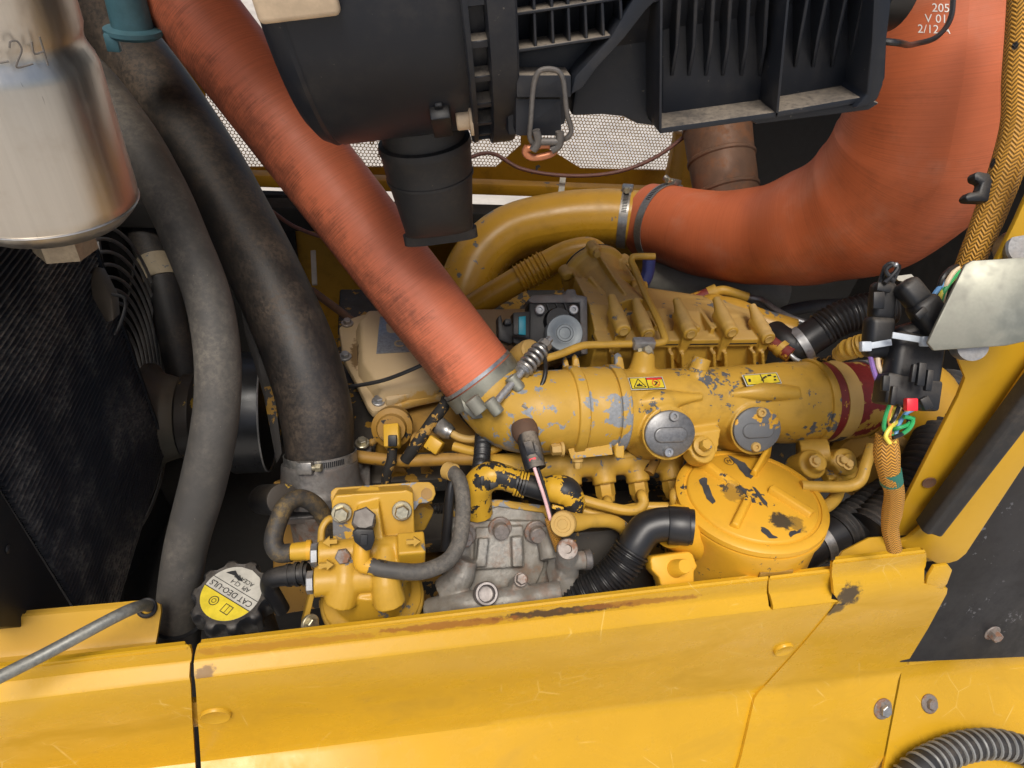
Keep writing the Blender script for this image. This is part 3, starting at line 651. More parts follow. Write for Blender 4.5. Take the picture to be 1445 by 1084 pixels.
# ---- coolant hoses
hA = MB().tube([P(60, 60, .62), P(120, 112, .615), P(183, 188, .605), P(228, 262, .595), P(265, 345, .585), P(292, 415, .58), P(306, 490, .58), P(307, 560, .585), P(300, 620, .59), P(286, 685, .60), P(262, 775, .612), P(250, 860, .625), P(246, 930, .64)],
    [px(36, .62), px(36, .62), px(34, .60), px(32, .59), px(31, .585), px(31, .58), px(31, .58), px(31, .58), px(31, .59), px(31, .60), px(29, .61), px(28, .625), px(28, .64)], 28, 10)
tag(mk('coolant_hose', hA, m_rubd), 'long curved grey dusty coolant hose crossing the left side', 'hose')
hs = thing('hose_cuff', P(248, 888, .63), 'dark plastic collar around the foot of the grey hose', 'collar')
mk('collar', MB().tube([P(249, 878, .628), P(247, 905, .636)], px(33, .63), 28), m_black, hs)
hB = MB().tube([P(120, -20, .78), P(170, 55, .77), P(232, 140, .755), P(290, 230, .74), P(341, 320, .725), P(386, 410, .715), P(424, 500, .71), P(446, 580, .715), P(452, 640, .722), P(453, 662, .725)],
    [px(48, .77)] * 4 + [px(49, .725), px(50, .715), px(51, .71), px(50, .715), px(47, .72), px(46, .72)], 32, 10)
tag(mk('radiator_hose', hB, m_rubb), 'thick black radiator hose clamped onto the coolant outlet', 'hose')
hC = thing('bypass_hose', P(258, 530, .72), 'dark hose with a pale printed band behind the grey hose', 'hose')
cp = [P(165, 215, 1.10), P(186, 285, 1.09), P(211, 350, 1.08), P(227, 392, 1.075), P(243, 460, 1.07), P(262, 540, 1.07), P(285, 640, 1.08)]
mk('hose', MB().tube(cp, px(22, 1.07), 24), m_rub, hC)
mk('printed_band', MB().tube([P(217, 364, 1.077), P(228, 394, 1.074)], px(22.8, 1.07), 24), paint('aged_band', (.30, .25, .17), .6, chip=.25, cs=120, grime=.6), hC)
gp = MB(); gp.prism([P(338, 425, .74), P(350, 440, .74), P(383, 520, .735), P(398, 640, .735), P(390, 655, .735), P(372, 560, .735), P(345, 470, .74)], Vector((0, .03, -.005)))
tag(mk('hose_guard', gp, m_blk, None, bevel=.001), 'worn flat guard strip along the left of the thick black hose', 'guard')
# ---- coolant outlet with clamp
t = thing('coolant_outlet', P(455, 720, .72), 'grey cast coolant outlet with bolted flange under the thick black hose', 'outlet')
oc = P(454, 690, .728); axo = (P(446, 580, .715) - P(454, 690, .728)).normalized()
body = MB().lathe(oc, axo, [(.046, -.012), (.047, 0), (.0445, .006), (.043, .020), (.042, .032), (.040, .034)], 40)
body.box(oc + VX * .004 - VZ * .010 + VY * .004, VX * .050, VY * .040, VZ * .006)
body.lathe(P(510, 628, .765) - VZ * .03, VZ, [(.013, 0), (.012, .026), (0, .027)], 20); body.bar(P(500, 640, .755) - VZ * .014, oc - VZ * .012, .03, .022)
mk('casting', body, m_alu, t, remesh=.0016, smooth=6)
mk('bolt', MB().bolt(P(511, 625, .757), VZ, px(7, .755)), m_zinc, t)
mk('neck_stem', MB().tube([oc - VZ * .008, oc - VZ * .10], .04, 24), m_rustb, t)
def clamp(name, o, ax, r, w, label, hs_dir, mat=None, screw=True, th=.0012, slots=14, parent=None, sg=1):
    ax = Vector(ax).normalized(); tt = thing(name, o, label, 'clamp') if parent is None else parent
    mk('band', MB().ring(o, ax, r, r + th, w, 56), mat or m_band, tt)
    h = Vector(hs_dir); h = (h - ax * h.dot(ax)).normalized(); tg = ax.cross(h)
    if screw:
        c = Vector(o) + h * (r + .0045)
        mk('screw_housing', MB().box(c, tg * .0085, ax * w * .62, h * .0042), mat or m_band, tt, bevel=.0015)
        sq = MB().tube([c - tg * .006, c + tg * .013], .0032, 12, 2); sq.hexa(c + tg * .012, tg, .0048, .006); mk('screw', sq, m_zinc, tt)
    sl = MB()
    for k in range(slots):
        a = sg * (.30 + k * .055); dd = (h * math.cos(a) + tg * math.sin(a)); ee = (tg * math.cos(a) - h * math.sin(a))
        sl.box(Vector(o) + dd * (r + th), ax * w * .28, ee * .0007, dd * .0003)
    if slots: mk('slots', sl, m_black, tt)
    return tt
cd = ray(430, 648) * -1
clamp('hose_clamp', P(452.5, 645, .722), (P(446, 580, .715) - P(453, 660, .725)), px(48.5, .722), .011, 'worm drive clamp tightening the thick black hose', (P(420, 650, .66) - P(453, 646, .722)))

# ---- silver canister
cc = P(70, 290, .455); r0 = .0575
t = thing('canister', cc, 'brushed silver metal canister hanging at the top left corner', 'canister')
mk('shell', MB().lathe(cc, VZ, [(.020, -.013), (.036, -.012), (.048, -.008), (.0555, 0), (.0575, .006), (.0578, .012), (.0565, .094), (.0550, .100), (.0525, .105), (.0515, .109), (.0520, .113), (.0535, .118), (.0535, .24), (0, .24)], 64), m_can, t)
mk('drain_nut', MB().hexa(cc - VZ * .036, VZ, .021, .026, .2), metal('tan_nut', (.36, .29, .20), .5, .4, (.2, .14, .08), .6), t)
pn = MB()
def canwrap(u, v, sz):
    q = P(u, v, .40); base = math.atan2(q.y - cc.y, q.x - cc.x)
    def fit(x, y):       # letters follow the curved wall
        a = base + x / .0578; return Vector((cc.x + math.cos(a) * .0580, cc.y + math.sin(a) * .0580, zc + y))
    # height where the ray meets the wall
    r = ray(u, v); a_ = r.x ** 2 + r.y ** 2; ox, oy = CAM.x - cc.x, CAM.y - cc.y; b_ = 2 * (ox * r.x + oy * r.y); c_ = ox * ox + oy * oy - .0578 ** 2
    s_ = (-b_ - math.sqrt(max(0, b_ * b_ - 4 * a_ * c_))) / (2 * a_); hit = CAM + r * s_; zc = hit.z; base = math.atan2(hit.y - cc.y, hit.x - cc.x)
    def fit2(x, y): a = base + x / .0578; return Vector((cc.x + math.cos(a) * .0580, cc.y + math.sin(a) * .0580, zc + y))
    return fit2
cw = canwrap(38, 74, .014)
for st in ([(-.0175, .006), (-.0165, -.006)], [(-.0145, -.004), (-.010, -.0035)], [(-.0075, .003), (-.006, .006), (-.003, .006), (-.002, .002), (-.006, -.004), (-.0075, -.007), (-.002, -.0065), (.001, -.006)], [(.004, .005), (.0035, -.001), (.009, -.0005)], [(.009, .007), (.0085, -.008)]):
    pn.tube([cw(x, y) for x, y in st], .00055, 5, 5)
mk('handwritten_mark', pn, m_pen, t)

mk('bottom_seam', MB().torus(cc + VZ * .004, VZ, .0574, .0007, 64, 6), m_can, t)
t = thing('blue_stopper', P(190, 45, .62), 'blue plastic plug with round flange at the top left', 'plug')
bc = P(188, 42, .64)
mk('cap', MB().lathe(bc, VZ, [(0, -.006), (.024, -.006), (.027, -.003), (.027, .001), (.019, .003), (.018, .05), (0, .05)], 36), m_blue, t)
mk('lug', MB().box(P(159, 60, .63), VX * .006, VY * .004, VZ * .008), m_blue, t, bevel=.001)

# ---- oil filler cap
oc = P(327, 838, .60); oz = (Vector((-.02, -.06, 1.0))).normalized()
t = thing('oil_filler_cap', oc - oz * .04, 'round black scalloped oil filler cap with yellow and grey label', 'cap')
pr, V, Fc = [], [], []
n_ = 96; cm = MB()
ex = (RW - oz * RW.dot(oz)).normalized(); ey = oz.cross(ex)
for r_, h_, sc_ in ((.030, -.030, 0), (.034, -.026, 1), (.0352, -.010, 1), (.0345, -.002, 1), (.0315, .0012, .5), (.0285, .0005, 0), (.0, .0005, 0)):
    for j in range(n_): th = 2 * math.pi * j / n_; q = r_ + sc_ * .0026 * max(-1, min(1, 1.8 * math.cos(10 * th))); V.append(oc + oz * h_ + (ex * math.cos(th) + ey * math.sin(th)) * (q if r_ else 0))
for i in range(6):
    for j in range(n_): Fc.append((i * n_ + j, i * n_ + (j + 1) % n_, (i + 1) * n_ + (j + 1) % n_, (i + 1) * n_ + j))
cm.add(V, Fc); mk('knob', cm, m_conn, t, ang=50)
# label disc: yellow lower third, grey upper part, printed upside down
rot = math.radians(-27); lx = ex * math.cos(rot) + ey * math.sin(rot); ly = oz.cross(lx)      # lx along the printed line
def seg(lo, hi, rr=.0272, n=24):
    p_ = []
    for k in range(n + 1):
        y = lo + (hi - lo) * k / n; p_.append((math.sqrt(max(0, rr * rr - y * y)), y))
    return p_ + [(-x, y) for x, y in reversed(p_)]
def flat2(mb, pts, off, o=oc, a=None, b=None, n=None):
    a, b, n = a or lx, b or ly, n or oz; V = [o + a * x + b * y + n * off for x, y in pts]; mb.add(V, [tuple(range(len(V)))]); return mb
lab = mk('label', flat2(MB(), seg(-.0272, .0272), .0012), m_lab_w, t, flat=True)
mk('yellow_field', flat2(MB(), seg(-.0270, -.0058), .0016), m_lab_y, lab, flat=True)
ink = MB(); flat2(ink, seg(-.0060, -.0052), .0018); flat2(ink, seg(.0048, .0054), .0018)
ink.text('CAT DEO-ULS', oc + oz * .0019 - ly * .0002, -lx, -ly, .0078)
ink.text('API  CJ-4', oc + oz * .0019 + ly * .0095 + lx * .002, -lx, -ly, .0058); ink.text('ACEA E9', oc + oz * .0019 + ly * .0155 + lx * .001, -lx, -ly, .0058)
def ringflat(mb, cx_, cy_, r1, r2, n=20, o=oc, a=None, b=None, nn=None, off=.0019):
    a, b, nn = a or lx, b or ly, nn or oz; V = []
    for k in range(n):
        th = 2 * math.pi * k / n
        for r_ in (r1, r2): V.append(o + a * (cx_ + r_ * math.cos(th)) + b * (cy_ + r_ * math.sin(th)) + nn * off)
    mb.add(V, [(2 * k, 2 * k + 1, 2 * ((k + 1) % n) + 1, 2 * ((k + 1) % n)) for k in range(n)])
ringflat(ink, -.008, -.0135, .0038, .0046); ringflat(ink, -.008, -.0135, .0016, .0022)
for (x0, y0, x1, y1) in ((.0035, -.0185, .0125, -.0178), (.0035, -.0105, .0125, -.0098), (.0035, -.0185, .0042, -.0098), (.0118, -.0185, .0125, -.0098), (.0078, -.0185, .0083, -.0098)): flat2(ink, [(x0, y0), (x1, y0), (x1, y1), (x0, y1)], .0019)
flat2(ink, [(-.019, .013), (-.010, .0145), (-.004, .0125), (.001, .0135), (-.003, .016), (-.008, .0165), (-.013, .019), (-.016, .0165)], .0021)
mk('print', ink, m_ink, lab, flat=True)
mk('filler_neck', MB().tube([oc - oz * .03, oc - oz * .12], .029, 28), m_black, t)
# ================================================================== air filter housing
yaw, tilt = -.054, .197
AA = Vector((math.cos(yaw) * math.cos(tilt), math.sin(yaw) * math.cos(tilt), math.sin(tilt)))
AC0 = CAM + Vector((-.06, .562, -.083)); AR = .130
AN = AA.cross(VZ).normalized();  AN = AN if AN.y < 0 else -AN
AU = AN.cross(AA).normalized();  AU = AU if AU.z > 0 else -AU
FP = Pl(AC0 + AN * (AR - .002), AN)
def drum_hit(u, v, r=AR):
    d = ray(u, v); o = CAM - AC0; d2 = d - AA * d.dot(AA); o2 = o - AA * o.dot(AA)
    a, b, c = d2.dot(d2), 2 * d2.dot(o2), o2.dot(o2) - r * r; D = b * b - 4 * a * c
    s_ = (-b - math.sqrt(max(0, D))) / (2 * a); p = CAM + d * s_; q = p - AC0; n = (q - AA * q.dot(AA)).normalized(); return p, n
t = thing('air_filter_housing', AC0 - AU * AR, 'large black plastic air filter housing across the top', 'air filter')
mk('drum', MB().lathe(AC0, AA, [(0, -.002), (.108, -.002), (.118, .0), (.126, .006), (AR, .014), (AR - .0012, .0165), (AR, .019), (AR, .128)], 96), m_plas, t)
s0 = .119; rg = MB()
rg.lathe(AC0, AA, [(AR - .004, s0), (AR + .0095, s0), (AR + .0105, s0 + .001), (AR + .0105, s0 + .004), (AR + .0005, s0 + .0045)], 96)
rg.lathe(AC0, AA, [(AR + .0005, s0 + .0135), (AR + .0095, s0 + .0138), (AR + .0125, s0 + .015), (AR + .0125, s0 + .031), (AR + .011, s0 + .0325), (AR - .02, s0 + .033)], 96)
rg.lathe(AC0, AA, [(AR - .001, s0 + .003), (AR - .001, s0 + .015)], 96)
ring_ = mk('clamp_ring', rg, m_plas, t)
for k in range(36):
    th = 2 * math.pi * k / 36 + .05; dd = AN * math.cos(th) + AU * math.sin(th); ee = AA.cross(dd)
    mk('ring_rib', MB().box(AC0 + AA * (s0 + .009) + dd * (AR + .0042), AA * .0056, ee * .0024, dd * .0048), m_plas, ring_, bevel=.0006, seg=1)
rb = MB().lathe(AC0, AA, [(AR - .012, s0 + .030), (AR - .014, s0 + .034), (AR - .016, s0 + .20), (AR - .02, s0 + .24), (0, s0 + .24)], 96)
mk('rear_drum', rb, m_plas, t)
# box section with ribs, on the right
def fbox(mb, pts, off0, off1):      # polygon seen in the photo, from front offset off0 to deeper offset off1
    o = [FP.at(u, v, off0) for u, v in pts]; return mb.prism(o, AN * (off1 - off0))
bk = MB(); fbox(bk, [(934, -60), (1258, -60), (1250, 110), (1236, 140), (934, 172)], -.026, -.16); mk('rear_box', bk, m_plas, t, bevel=.002)
lg = MB()
def ledge(mb, a, b, d0, d1, th):
    pa, pb = FP.at(*a, d0), FP.at(*b, d0); mb.prism([pa, pb, pb + AN * (d1 - d0), pa + AN * (d1 - d0)], -AU * th)
ledge(lg, (932, 181), (1096, 158), 0, -.031, .004); ledge(lg, (1098, 157.5), (1228, 135), 0, -.031, .004)
mk('dusty_ledge', lg, m_plas, t, bevel=.0007)
for (a, b, w_) in [((934, -60), (932, 184), 4), ((1118, -60), (1097, 160), 4)]:
    wl = MB(); fbox(wl, [(a[0] - w_ / 2, a[1]), (a[0] + w_ / 2, a[1]), (b[0] + w_ / 2, b[1]), (b[0] - w_ / 2, b[1])], .002, -.045); mk('divider', wl, m_plas, t, bevel=.0006)
ew = MB(); fbox(ew, [(1236, -60), (1266, -60), (1252, 60), (1247, 120), (1240, 140), (1228, 150), (1205, 154), (1224, 134), (1230, 60)], .004, -.10); mk('end_wall', ew, m_plas, t, bevel=.002)
ul = MB(); fbox(ul, [(1050, 166), (1228, 141), (1242, 146), (1226, 156), (1068, 176)], -.004, -.09); mk('lower_lip', ul, m_plas, t, bevel=.0015)
for i, (ut, ub) in enumerate([(962, 948), (985, 972), (1010, 996), (1034, 1020), (1060, 1046), (1086, 1072), (1150, 1122), (1178, 1147), (1206, 1174), (1232, 1200)]):
    vb = 108 if i < 6 else 96
    a, b, c = FP.at(ut, -60, -.006), FP.at(ub + 7, vb - 42, -.012), FP.at(ub, vb, -.026); a2 = FP.at(ut, -60, -.05)
    a2 = a - AN * .04; c2 = c - AN * .004
    m_ = MB(); m_.prism([a - AA * .0012, b - AA * .0012, c - AA * .0012, a2 - AA * .0012], AA * .0026); mk('rib', m_, m_plas, t, bevel=.0005, seg=1)
# lattice of open cells above the latch
lt = MB(); fbox(lt, [(706, -40), (908, -40), (862, 52), (712, 72)], -.026, -.045); mk('cell_floor', lt, m_black, t)
for u in (728, 755, 780, 803, 827, 851, 877):
    m_ = MB(); vb = 76 - (u - 712) * .155; fbox(m_, [(u - 2.2 - 3, -45), (u + 2.2 - 3, -45), (u + 2.2 + 1, vb), (u - 2.2 + 1, vb)], -.002, -.03); mk('cell_rib', m_, m_plas, t, bevel=.0005, seg=1)
for (va, ub) in ((24, 905), (76, 862), (-22, 915)):
    m_ = MB(); fbox(m_, [(706, va - 2.5), (ub, va - 2.5 - (ub - 706) * .155), (ub, va + 2.5 - (ub - 706) * .155), (706, va + 2.5)], -.0015, -.034); mk('cell_shelf', m_, m_plas, t, bevel=.0005, seg=1)
bd = MB(); fbox(bd, [(712, 74), (866, 52), (800, 140), (800, 178), (716, 195)], -.020, -.06); mk('body_pad', bd, m_plas, t, bevel=.004)
st = MB(); fbox(st, [(930, -60), (896, -5), (862, 53), (812, 108), (806, 134), (822, 124), (842, 96), (880, 55), (912, 14), (922, 4), (934, 2), (934, -60)], -.001, -.03); mk('diagonal_strap', st, m_plas, t, bevel=.0015)
tr = MB(); fbox(tr, [(934, -20), (880, 40), (812, 120), (806, 165), (850, 163), (880, 166), (900, 176), (934, 180)], -.030, -.08); mk('recess_wall', tr, m_plas, t, bevel=.003)
# latch
lp = MB(); fbox(lp, rrect(729, 106, 806, 138, 3), -.002, -.03); fbox(lp, rrect(728, 140, 792, 192, 3), -.006, -.03); lat = mk('latch_pad', lp, m_plas, t, bevel=.0008)
bw_ = MB().tube([FP.at(x, y, o) for x, y, o in [(756, 205, .004), (748, 196, .006), (749, 170, .008), (755, 112, .008), (762, 100, .008), (784, 99, .008), (793, 108, .008), (800, 160, .009), (806, 186, .007), (800, 195, .006), (792, 197, .002)]], .0017, 10, 6)
mk('bail_wire', bw_, metal('dull_wire', (.16, .15, .14), .5, .5, (.10, .075, .055), .6), lat)
ol = MB().tube([FP.at(x, y, o) for x, y, o in [(744, 207, .004), (741, 215, .004), (750, 222, .004), (780, 216, .004), (784, 208, .004), (770, 205, .004), (750, 208, .004), (744, 210, .004)]], .0024, 10, 5); mk('copper_loop', ol, plain('copper_loop', (.45, .17, .08), .45, .4), lat)
hk = MB().tube([FP.at(x, y, .006) for x, y in [(756, 184), (759, 200), (752, 212)]], .003, 10); hk.tube([FP.at(x, y, .006) for x, y in [(790, 186), (788, 205), (778, 212)]], .003, 10); hk.tube([FP.at(x, y, .006) for x, y in [(757, 200), (790, 200)]], .0026, 10); mk('hook', hk, metal('dull_hook', (.14, .13, .12), .5, .5, (.10, .075, .055), .6), lat)
p, n = drum_hit(622, 166); cl = MB().box(p + n * .003, AA * .007, AA.cross(n) * .016, n * .005); cl.box(p + n * .006 + AU * .012, AA * .003, AA.cross(n) * .012, n * .004); mk('clip', cl, m_plas2, t, bevel=.0012)
pg = drum_hit(655, 166)[0] + AN * .004; m_tanp = plain('tan_plug', (.55, .42, .28), .5); q = MB().lathe(pg - AA * .006, AA, [(0, 0), (.0062, 0), (.007, .001), (.007, .009), (.0115, .0095), (.0115, .0115), (0, .0115)], 20); mk('tan_plug', q, m_tanp, t)
p, n = drum_hit(418, -2); mk('pale_grip', MB().box(p + AU * .016 + n * .003, AA * .0235, AA.cross(n) * .026, n * .005), m_tanp, t, bevel=.0035, seg=3)

# ---- rubber dust boot hanging from the housing
bp = P(598, 195, .545); dn = -AU; e1 = AA; e2 = AN
t = thing('dust_boot', P(615, 345, .55), 'black rubber dust valve hanging below the air filter housing', 'boot')
bm_ = MB(); V, Fc = [], []; n_ = 48
prof = [(-.015, .0350, .0350), (0, .0352, .0352), (.001, .0395, .0395), (.006, .0405, .0405), (.0085, .0392, .0392), (.030, .0380, .0380), (.0305, .0388, .0388), (.033, .0388, .0388), (.0335, .0376, .0376), (.060, .0345, .033), (.080, .0322, .022), (.0875, .0318, .012), (.088, .0350, .0085), (.098, .0352, .0075), (.099, .034, .004)]
for (h_, ra, rb_) in prof:
    for j in range(n_ + 1):
        th = 2 * math.pi * j / n_; k = 1.0 if h_ < .07 else .72
        ca, sa = math.cos(th), math.sin(th); ca = math.copysign(abs(ca) ** k, ca); sa = math.copysign(abs(sa) ** k, sa)
        V.append(bp + dn * h_ + e1 * (ra * ca) + e2 * (rb_ * sa))
W_ = n_ + 1
for i in range(len(prof) - 1):
    for j in range(n_): Fc.append((i * W_ + j, i * W_ + j + 1, (i + 1) * W_ + j + 1, (i + 1) * W_ + j))
Fc.append(tuple((len(prof) - 1) * W_ + j for j in range(n_))); bm_.add(V, Fc); mk('sleeve', bm_, m_rub, t, ang=45)
mk('spigot', MB().tube([bp - dn * .03, bp + dn * .012], .034, 32), m_plas, t)

# ================================================================== red silicone hoses
rp_ = [P(275 + (683 - 275) * k, 15 + (541 - 15) * k, .665 + .067 * k) for k in (-.14, 0, .25, .5, .75, .97, 1.0)]
redL = tag(mk('silicone_hose', MB().tube(rp_, [.0445, .0445, .0443, .0442, .0442, .0438, .0436], 48, 10), m_red), 'long straight red silicone hose slanting down from the upper left', 'hose')
hp = [P(915, 312, 1.03), P(945, 318, 1.0), P(1000, 331, .955), P(1075, 333, .90), P(1155, 317, .83), P(1236, 280, .765), P(1303, 205, .70), P(1328, 115, .655), P(1338, 10, .63), P(1343, -80, .615)]
rrm = MB().tube(hp, [.058, .0595, .063, .068, .077, .090, .0935, .0865, .081, .078], 64, 12)
redR = tag(mk('silicone_elbow', rrm, m_red2), 'wide red silicone elbow hose curving up at the right', 'hose')
# moulded marks on the elbow
def on_hose(u, v, s0=.50, s1=.66):
    return P(u, v, s0)
mkx = MB(); dq = .5685
for s_, u, v in (('2050', 1332, 12), ('V 01', 1321, 27), ('2/12 A', 1318, 42)):
    c, hn = hit(rrm, u, v); c2, _h = hit(rrm, u + 8, v + .8); ex_ = c2 - c; ey_ = hn.cross(ex_)
    def hw(x, y, u=u, v=v): q, n = hit(rrm, u + x * F / dq, v - y * F / dq + x * 60); return (q + n * .0003)
    mkx.text(s_, c, ex_, ey_, .0108, wrap=hw)
mk('moulded_marks', mkx, m_inkw, redR, flat=True)
sp_ = MB().tube([FP.at(1240, 58, -.012), FP.at(1262, 60, -.008), P(1292, 62, .508), P(1322, 52, .52), P(1342, 24, .53), P(1346, -20, .53)], .0022, 8); tag(mk('vent_wire', sp_, m_rubc), 'thin black wire looping over the marks on the red elbow', 'wire')
tag(mk('outlet_collar', MB().tube([FP.at(1220, -40, -.080), FP.at(1256, -46, -.080)], .042, 40), m_rubc), 'black rubber collar at the right end of the air filter housing', 'collar')
axr = hp[1] - hp[0]
clamp('hose_clamp', P(936, 316, 1.008), P(965, 324, .98) - P(915, 312, 1.03), .0600, .013, 'steel clamp where the red elbow meets the thick yellow pipe', (P(960, 270, .98) - P(936, 316, 1.008)))
t_ = MB(); a_, b_ = P(938, 250, 1.0), P(972, 282, .985); t_.tube([a_, b_], .005, 14); 
for k in range(5): t_.torus(a_.lerp(b_, .35 + k * .11), b_ - a_, .007, .0022, 20, 6)
tag(mk('clamp_screw', t_, m_band), 'spring loaded clamp bolt standing above the thick yellow pipe', 'bolt')

# spring T-bolt clamp on the long red hose
axl = (rp_[-1] - rp_[-3]).normalized(); co = P(682, 541, .732)
t = clamp('spring_clamp', co, axl, .0448, .017, 'wide spring loaded band clamp at the foot of the long red hose', (-1, 0, 0), m_bracket, False, .0014, 0)
mk('hose_edge_band', MB().ring(co - axl * .012, axl, .0444, .0456, .004, 56), m_steel, t)
tb0, tb1 = P(700, 568, .668), P(776, 478, .715); td = (tb1 - tb0).normalized()
mk('t_bolt', MB().tube([tb0 - td * .004, tb1], .0042, 14, 4), m_steel, t)
spg = MB()
for k in range(5): spg.torus(tb0.lerp(tb1, .52 + k * .068), td, .0082, .0026, 24, 8)
mk('spring', spg, m_band, t); mk('spring_seat', MB().lathe(tb0.lerp(tb1, .46), td, [(0, 0), (.0085, 0), (.0085, .006), (.006, .01), (0, .01)], 20), m_steel, t)
mk('nut', MB().hexa(tb0.lerp(tb1, .86), td, .0082, .008), m_band, t)
for (u, v, dd, r_) in ((727, 541, .685, .0072), (738, 553, .688, .0066), (672, 572, .667, .0085), (697, 574, .666, .0070)):
    q = P(u, v, dd); mk('clamp_loop', MB().tube([q - axl * .009 + td * 0, q + axl * .009], r_, 18), m_bracket, t, bevel=.001)
pt = MB(); plc = Pl(P(690, 572, .690), -FW)
slabpx(pt, plc, [(650, 562), (662, 574), (690, 572), (708, 556), (716, 566), (706, 580), (684, 590), (668, 592), (655, 580)], .006); mk('band_tongue', pt, m_bracket, t, bevel=.0015)

# ---- brown exhaust pipe behind, cable
tag(mk('exhaust_pipe', MB().tube([P(1005, 90, 1.02), P(1012, 180, 1.01), P(1020, 240, 1.005), P(1030, 296, 1.0)], [.052, .052, .050, .046], 36, 8, step=.002, prof=lambda L: (.0022 if (L % .052) < .006 else 0)), m_rust), 'rusty brown exhaust pipe below the ribbed end of the housing', 'pipe')
tag(mk('pull_cable', MB().tube([P(380, 296, .99), P(420, 322, 1.0), P(480, 335, 1.02), P(600, 260, 1.05), P(688, 216, 1.06), P(735, 238, 1.065), P(800, 248, 1.07), P(870, 243, 1.06), P(925, 222, 1.05), P(985, 178, 1.03)], .0032, 10, 10), plain('brown_cable', (.17, .07, .05), .5)), 'thin brown cable drooping in front of the perforated mesh', 'cable')
tag(mk('heat_shield', MB().tube([P(905, 385, 1.04), P(960, 398, 1.03), P(1040, 405, 1.01), P(1110, 420, 1.0)], [.03, .036, .034, .02], 24), m_shld), 'grey insulated pipe under the red elbow', 'pipe')
# ---- thick yellow pipe and bellows pipe
yp = [P(640, 470, 1.02), P(655, 412, 1.03), P(676, 366, 1.04), P(718, 330, 1.045), P(785, 312, 1.04), P(855, 307, 1.035), P(925, 313, 1.02)]
t = thing('charge_pipe', P(660, 410, 1.03), 'thick glossy yellow pipe curving behind the engine', 'pipe')
mk('pipe', MB().tube(yp, [.044, .044, .0445, .045, .045, .045, .045], 40, 10), m_pipe, t)
clamp('hose_clamp', P(881, 309, 1.032), P(925, 313, 1.02) - P(855, 307, 1.035), .0458, .014, 'dark band clamp around the thick yellow pipe', (P(890, 260, 1.0) - P(881, 309, 1.032)))
bp_ = [P(660, 437, .96), P(700, 413, .955), P(736, 392, .95), P(772, 372, .945), P(805, 357, .94), P(832, 354, .94), P(848, 368, .935), P(856, 392, .93)]
t = thing('bellows_pipe', bp_[0], 'slim yellow pipe with ribbed bellows leading to the round flange', 'pipe')
mk('pipe', MB().tube(bp_, .0195, 28, 10), m_pipe, t)
def bel(L): return .0030 * max(0, math.cos(2 * math.pi * L / .0068))
mk('bellows', MB().tube([P(733, 394, .950), P(772, 372, .945)], .0202, 32, 8, step=.0007, prof=bel), m_pipe, t)
# ================================================================== engine core
blk = MB(); zc = CAM.z
b0, b1 = XU(470, .56, -.62), XU(1180, .56, -.62)
blk.box(Vector(((b0.x + b1.x) / 2, .74, zc - .82)), VX * (b1.x - b0.x) / 2, VY * .19, VZ * .22)
t = thing('engine_block', Vector((.25, .74, zc - 1.04)), 'grimy yellow and black engine block under the pipes', 'engine')
mk('block', blk, m_blk, t, bevel=.004)
hd = MB(); zt = (PZ(523, 584, -.575) - CAM).z
hd.prism([XU(u, .553, -.575) for u in (530, 840)] + [XU(840, .553, -.66), XU(530, .553, -.66)], (0, .25, 0)); mk('cylinder_head', hd, m_dark, t, bevel=.004)
# ledges and cast lines on the visible block face
lm = MB(); lm.prism([XU(520, .52, -.615), XU(960, .52, -.615), XU(960, .52, -.64), XU(520, .52, -.64)], (0, .06, 0)); lm.prism([XU(560, .49, -.70), XU(960, .49, -.70), XU(960, .49, -.73), XU(560, .49, -.73)], (0, .09, 0)); mk('face_ledge', lm, m_blk, t, bevel=.004)
for u, v in ((560, 660), (600, 668), (690, 655), (720, 660)): mk('core_plug', MB().lathe(PY(u, v, .54), (0, -1, .1), [(.012, 0), (.011, .010), (.005, .011), (0, .009)], 20), m_dark, t)
mk('lower_ledge', MB().box(Vector((.20, .50, zc - .80)), VX * .24, VY * .10, VZ * .02), m_dark, t, bevel=.005)

# ---- valve cover
ZV = -.525
def vz(u, v, z=ZV): return PZ(u, v, z)
stv = [(vz(520, 556), .035, (.07, .035, .012), .9)]
m_vc = paint('valve_cover_paint', (.46, .335, .18), .6, chip=.0, dust=.5, grime=.12, stains=[(PZ(502, 502, -.55), (.010, .045, .02), (.12, .065, .02), .85), (PZ(580, 560, -.55), (.06, .03, .02), (.42, .23, .03), .8)])
t = thing('valve_cover', vz(560, 560), 'dusty beige valve cover with a grey name plate', 'cover')
base = [(478, 462), (492, 450), (512, 443), (770, 438), (800, 440), (800, 500), (700, 545), (612, 560), (585, 566), (548, 577), (526, 581), (519, 573), (503, 540), (484, 505)]
fl = MB(); fl.prism([vz(u, v, ZV - .022) for u, v in base], (0, 0, -.012)); mk('flange', fl, m_vc, t, bevel=.003)
topp = [(508, 452), (520, 437), (760, 434), (790, 440), (790, 490), (650, 520), (612, 538), (560, 546), (540, 548), (512, 510)]
V = [vz(u, v, ZV) for u, v in topp]; ctr = sum(V, Vector()) / len(V); dm = MB(); n_ = len(V)
outer = [ctr + (p - ctr) * 1.07 - VZ * .026 for p in V]; dm.add(V + outer, [tuple(range(n_))] + [((i + 1) % n_, i, n_ + i, n_ + (i + 1) % n_) for i in range(n_)])
mk('dome', dm, m_vc, t, bevel=.005, seg=3)
mk('front_step', MB().prism([vz(u, v, ZV - .012) for u, v in ((540, 548), (556, 535), (618, 522), (612, 545), (560, 562), (545, 566))], (0, 0, -.02)), m_vc, t, bevel=.004)
for (u, v, m_) in ((490, 456, m_rustb), (534, 566, m_steel), (487, 503, m_steel), (598, 525, m_zinc)):
    mk('bolt', MB().bolt(vz(u, v, ZV - .020), VZ, px(6.5, .80)), m_, t)
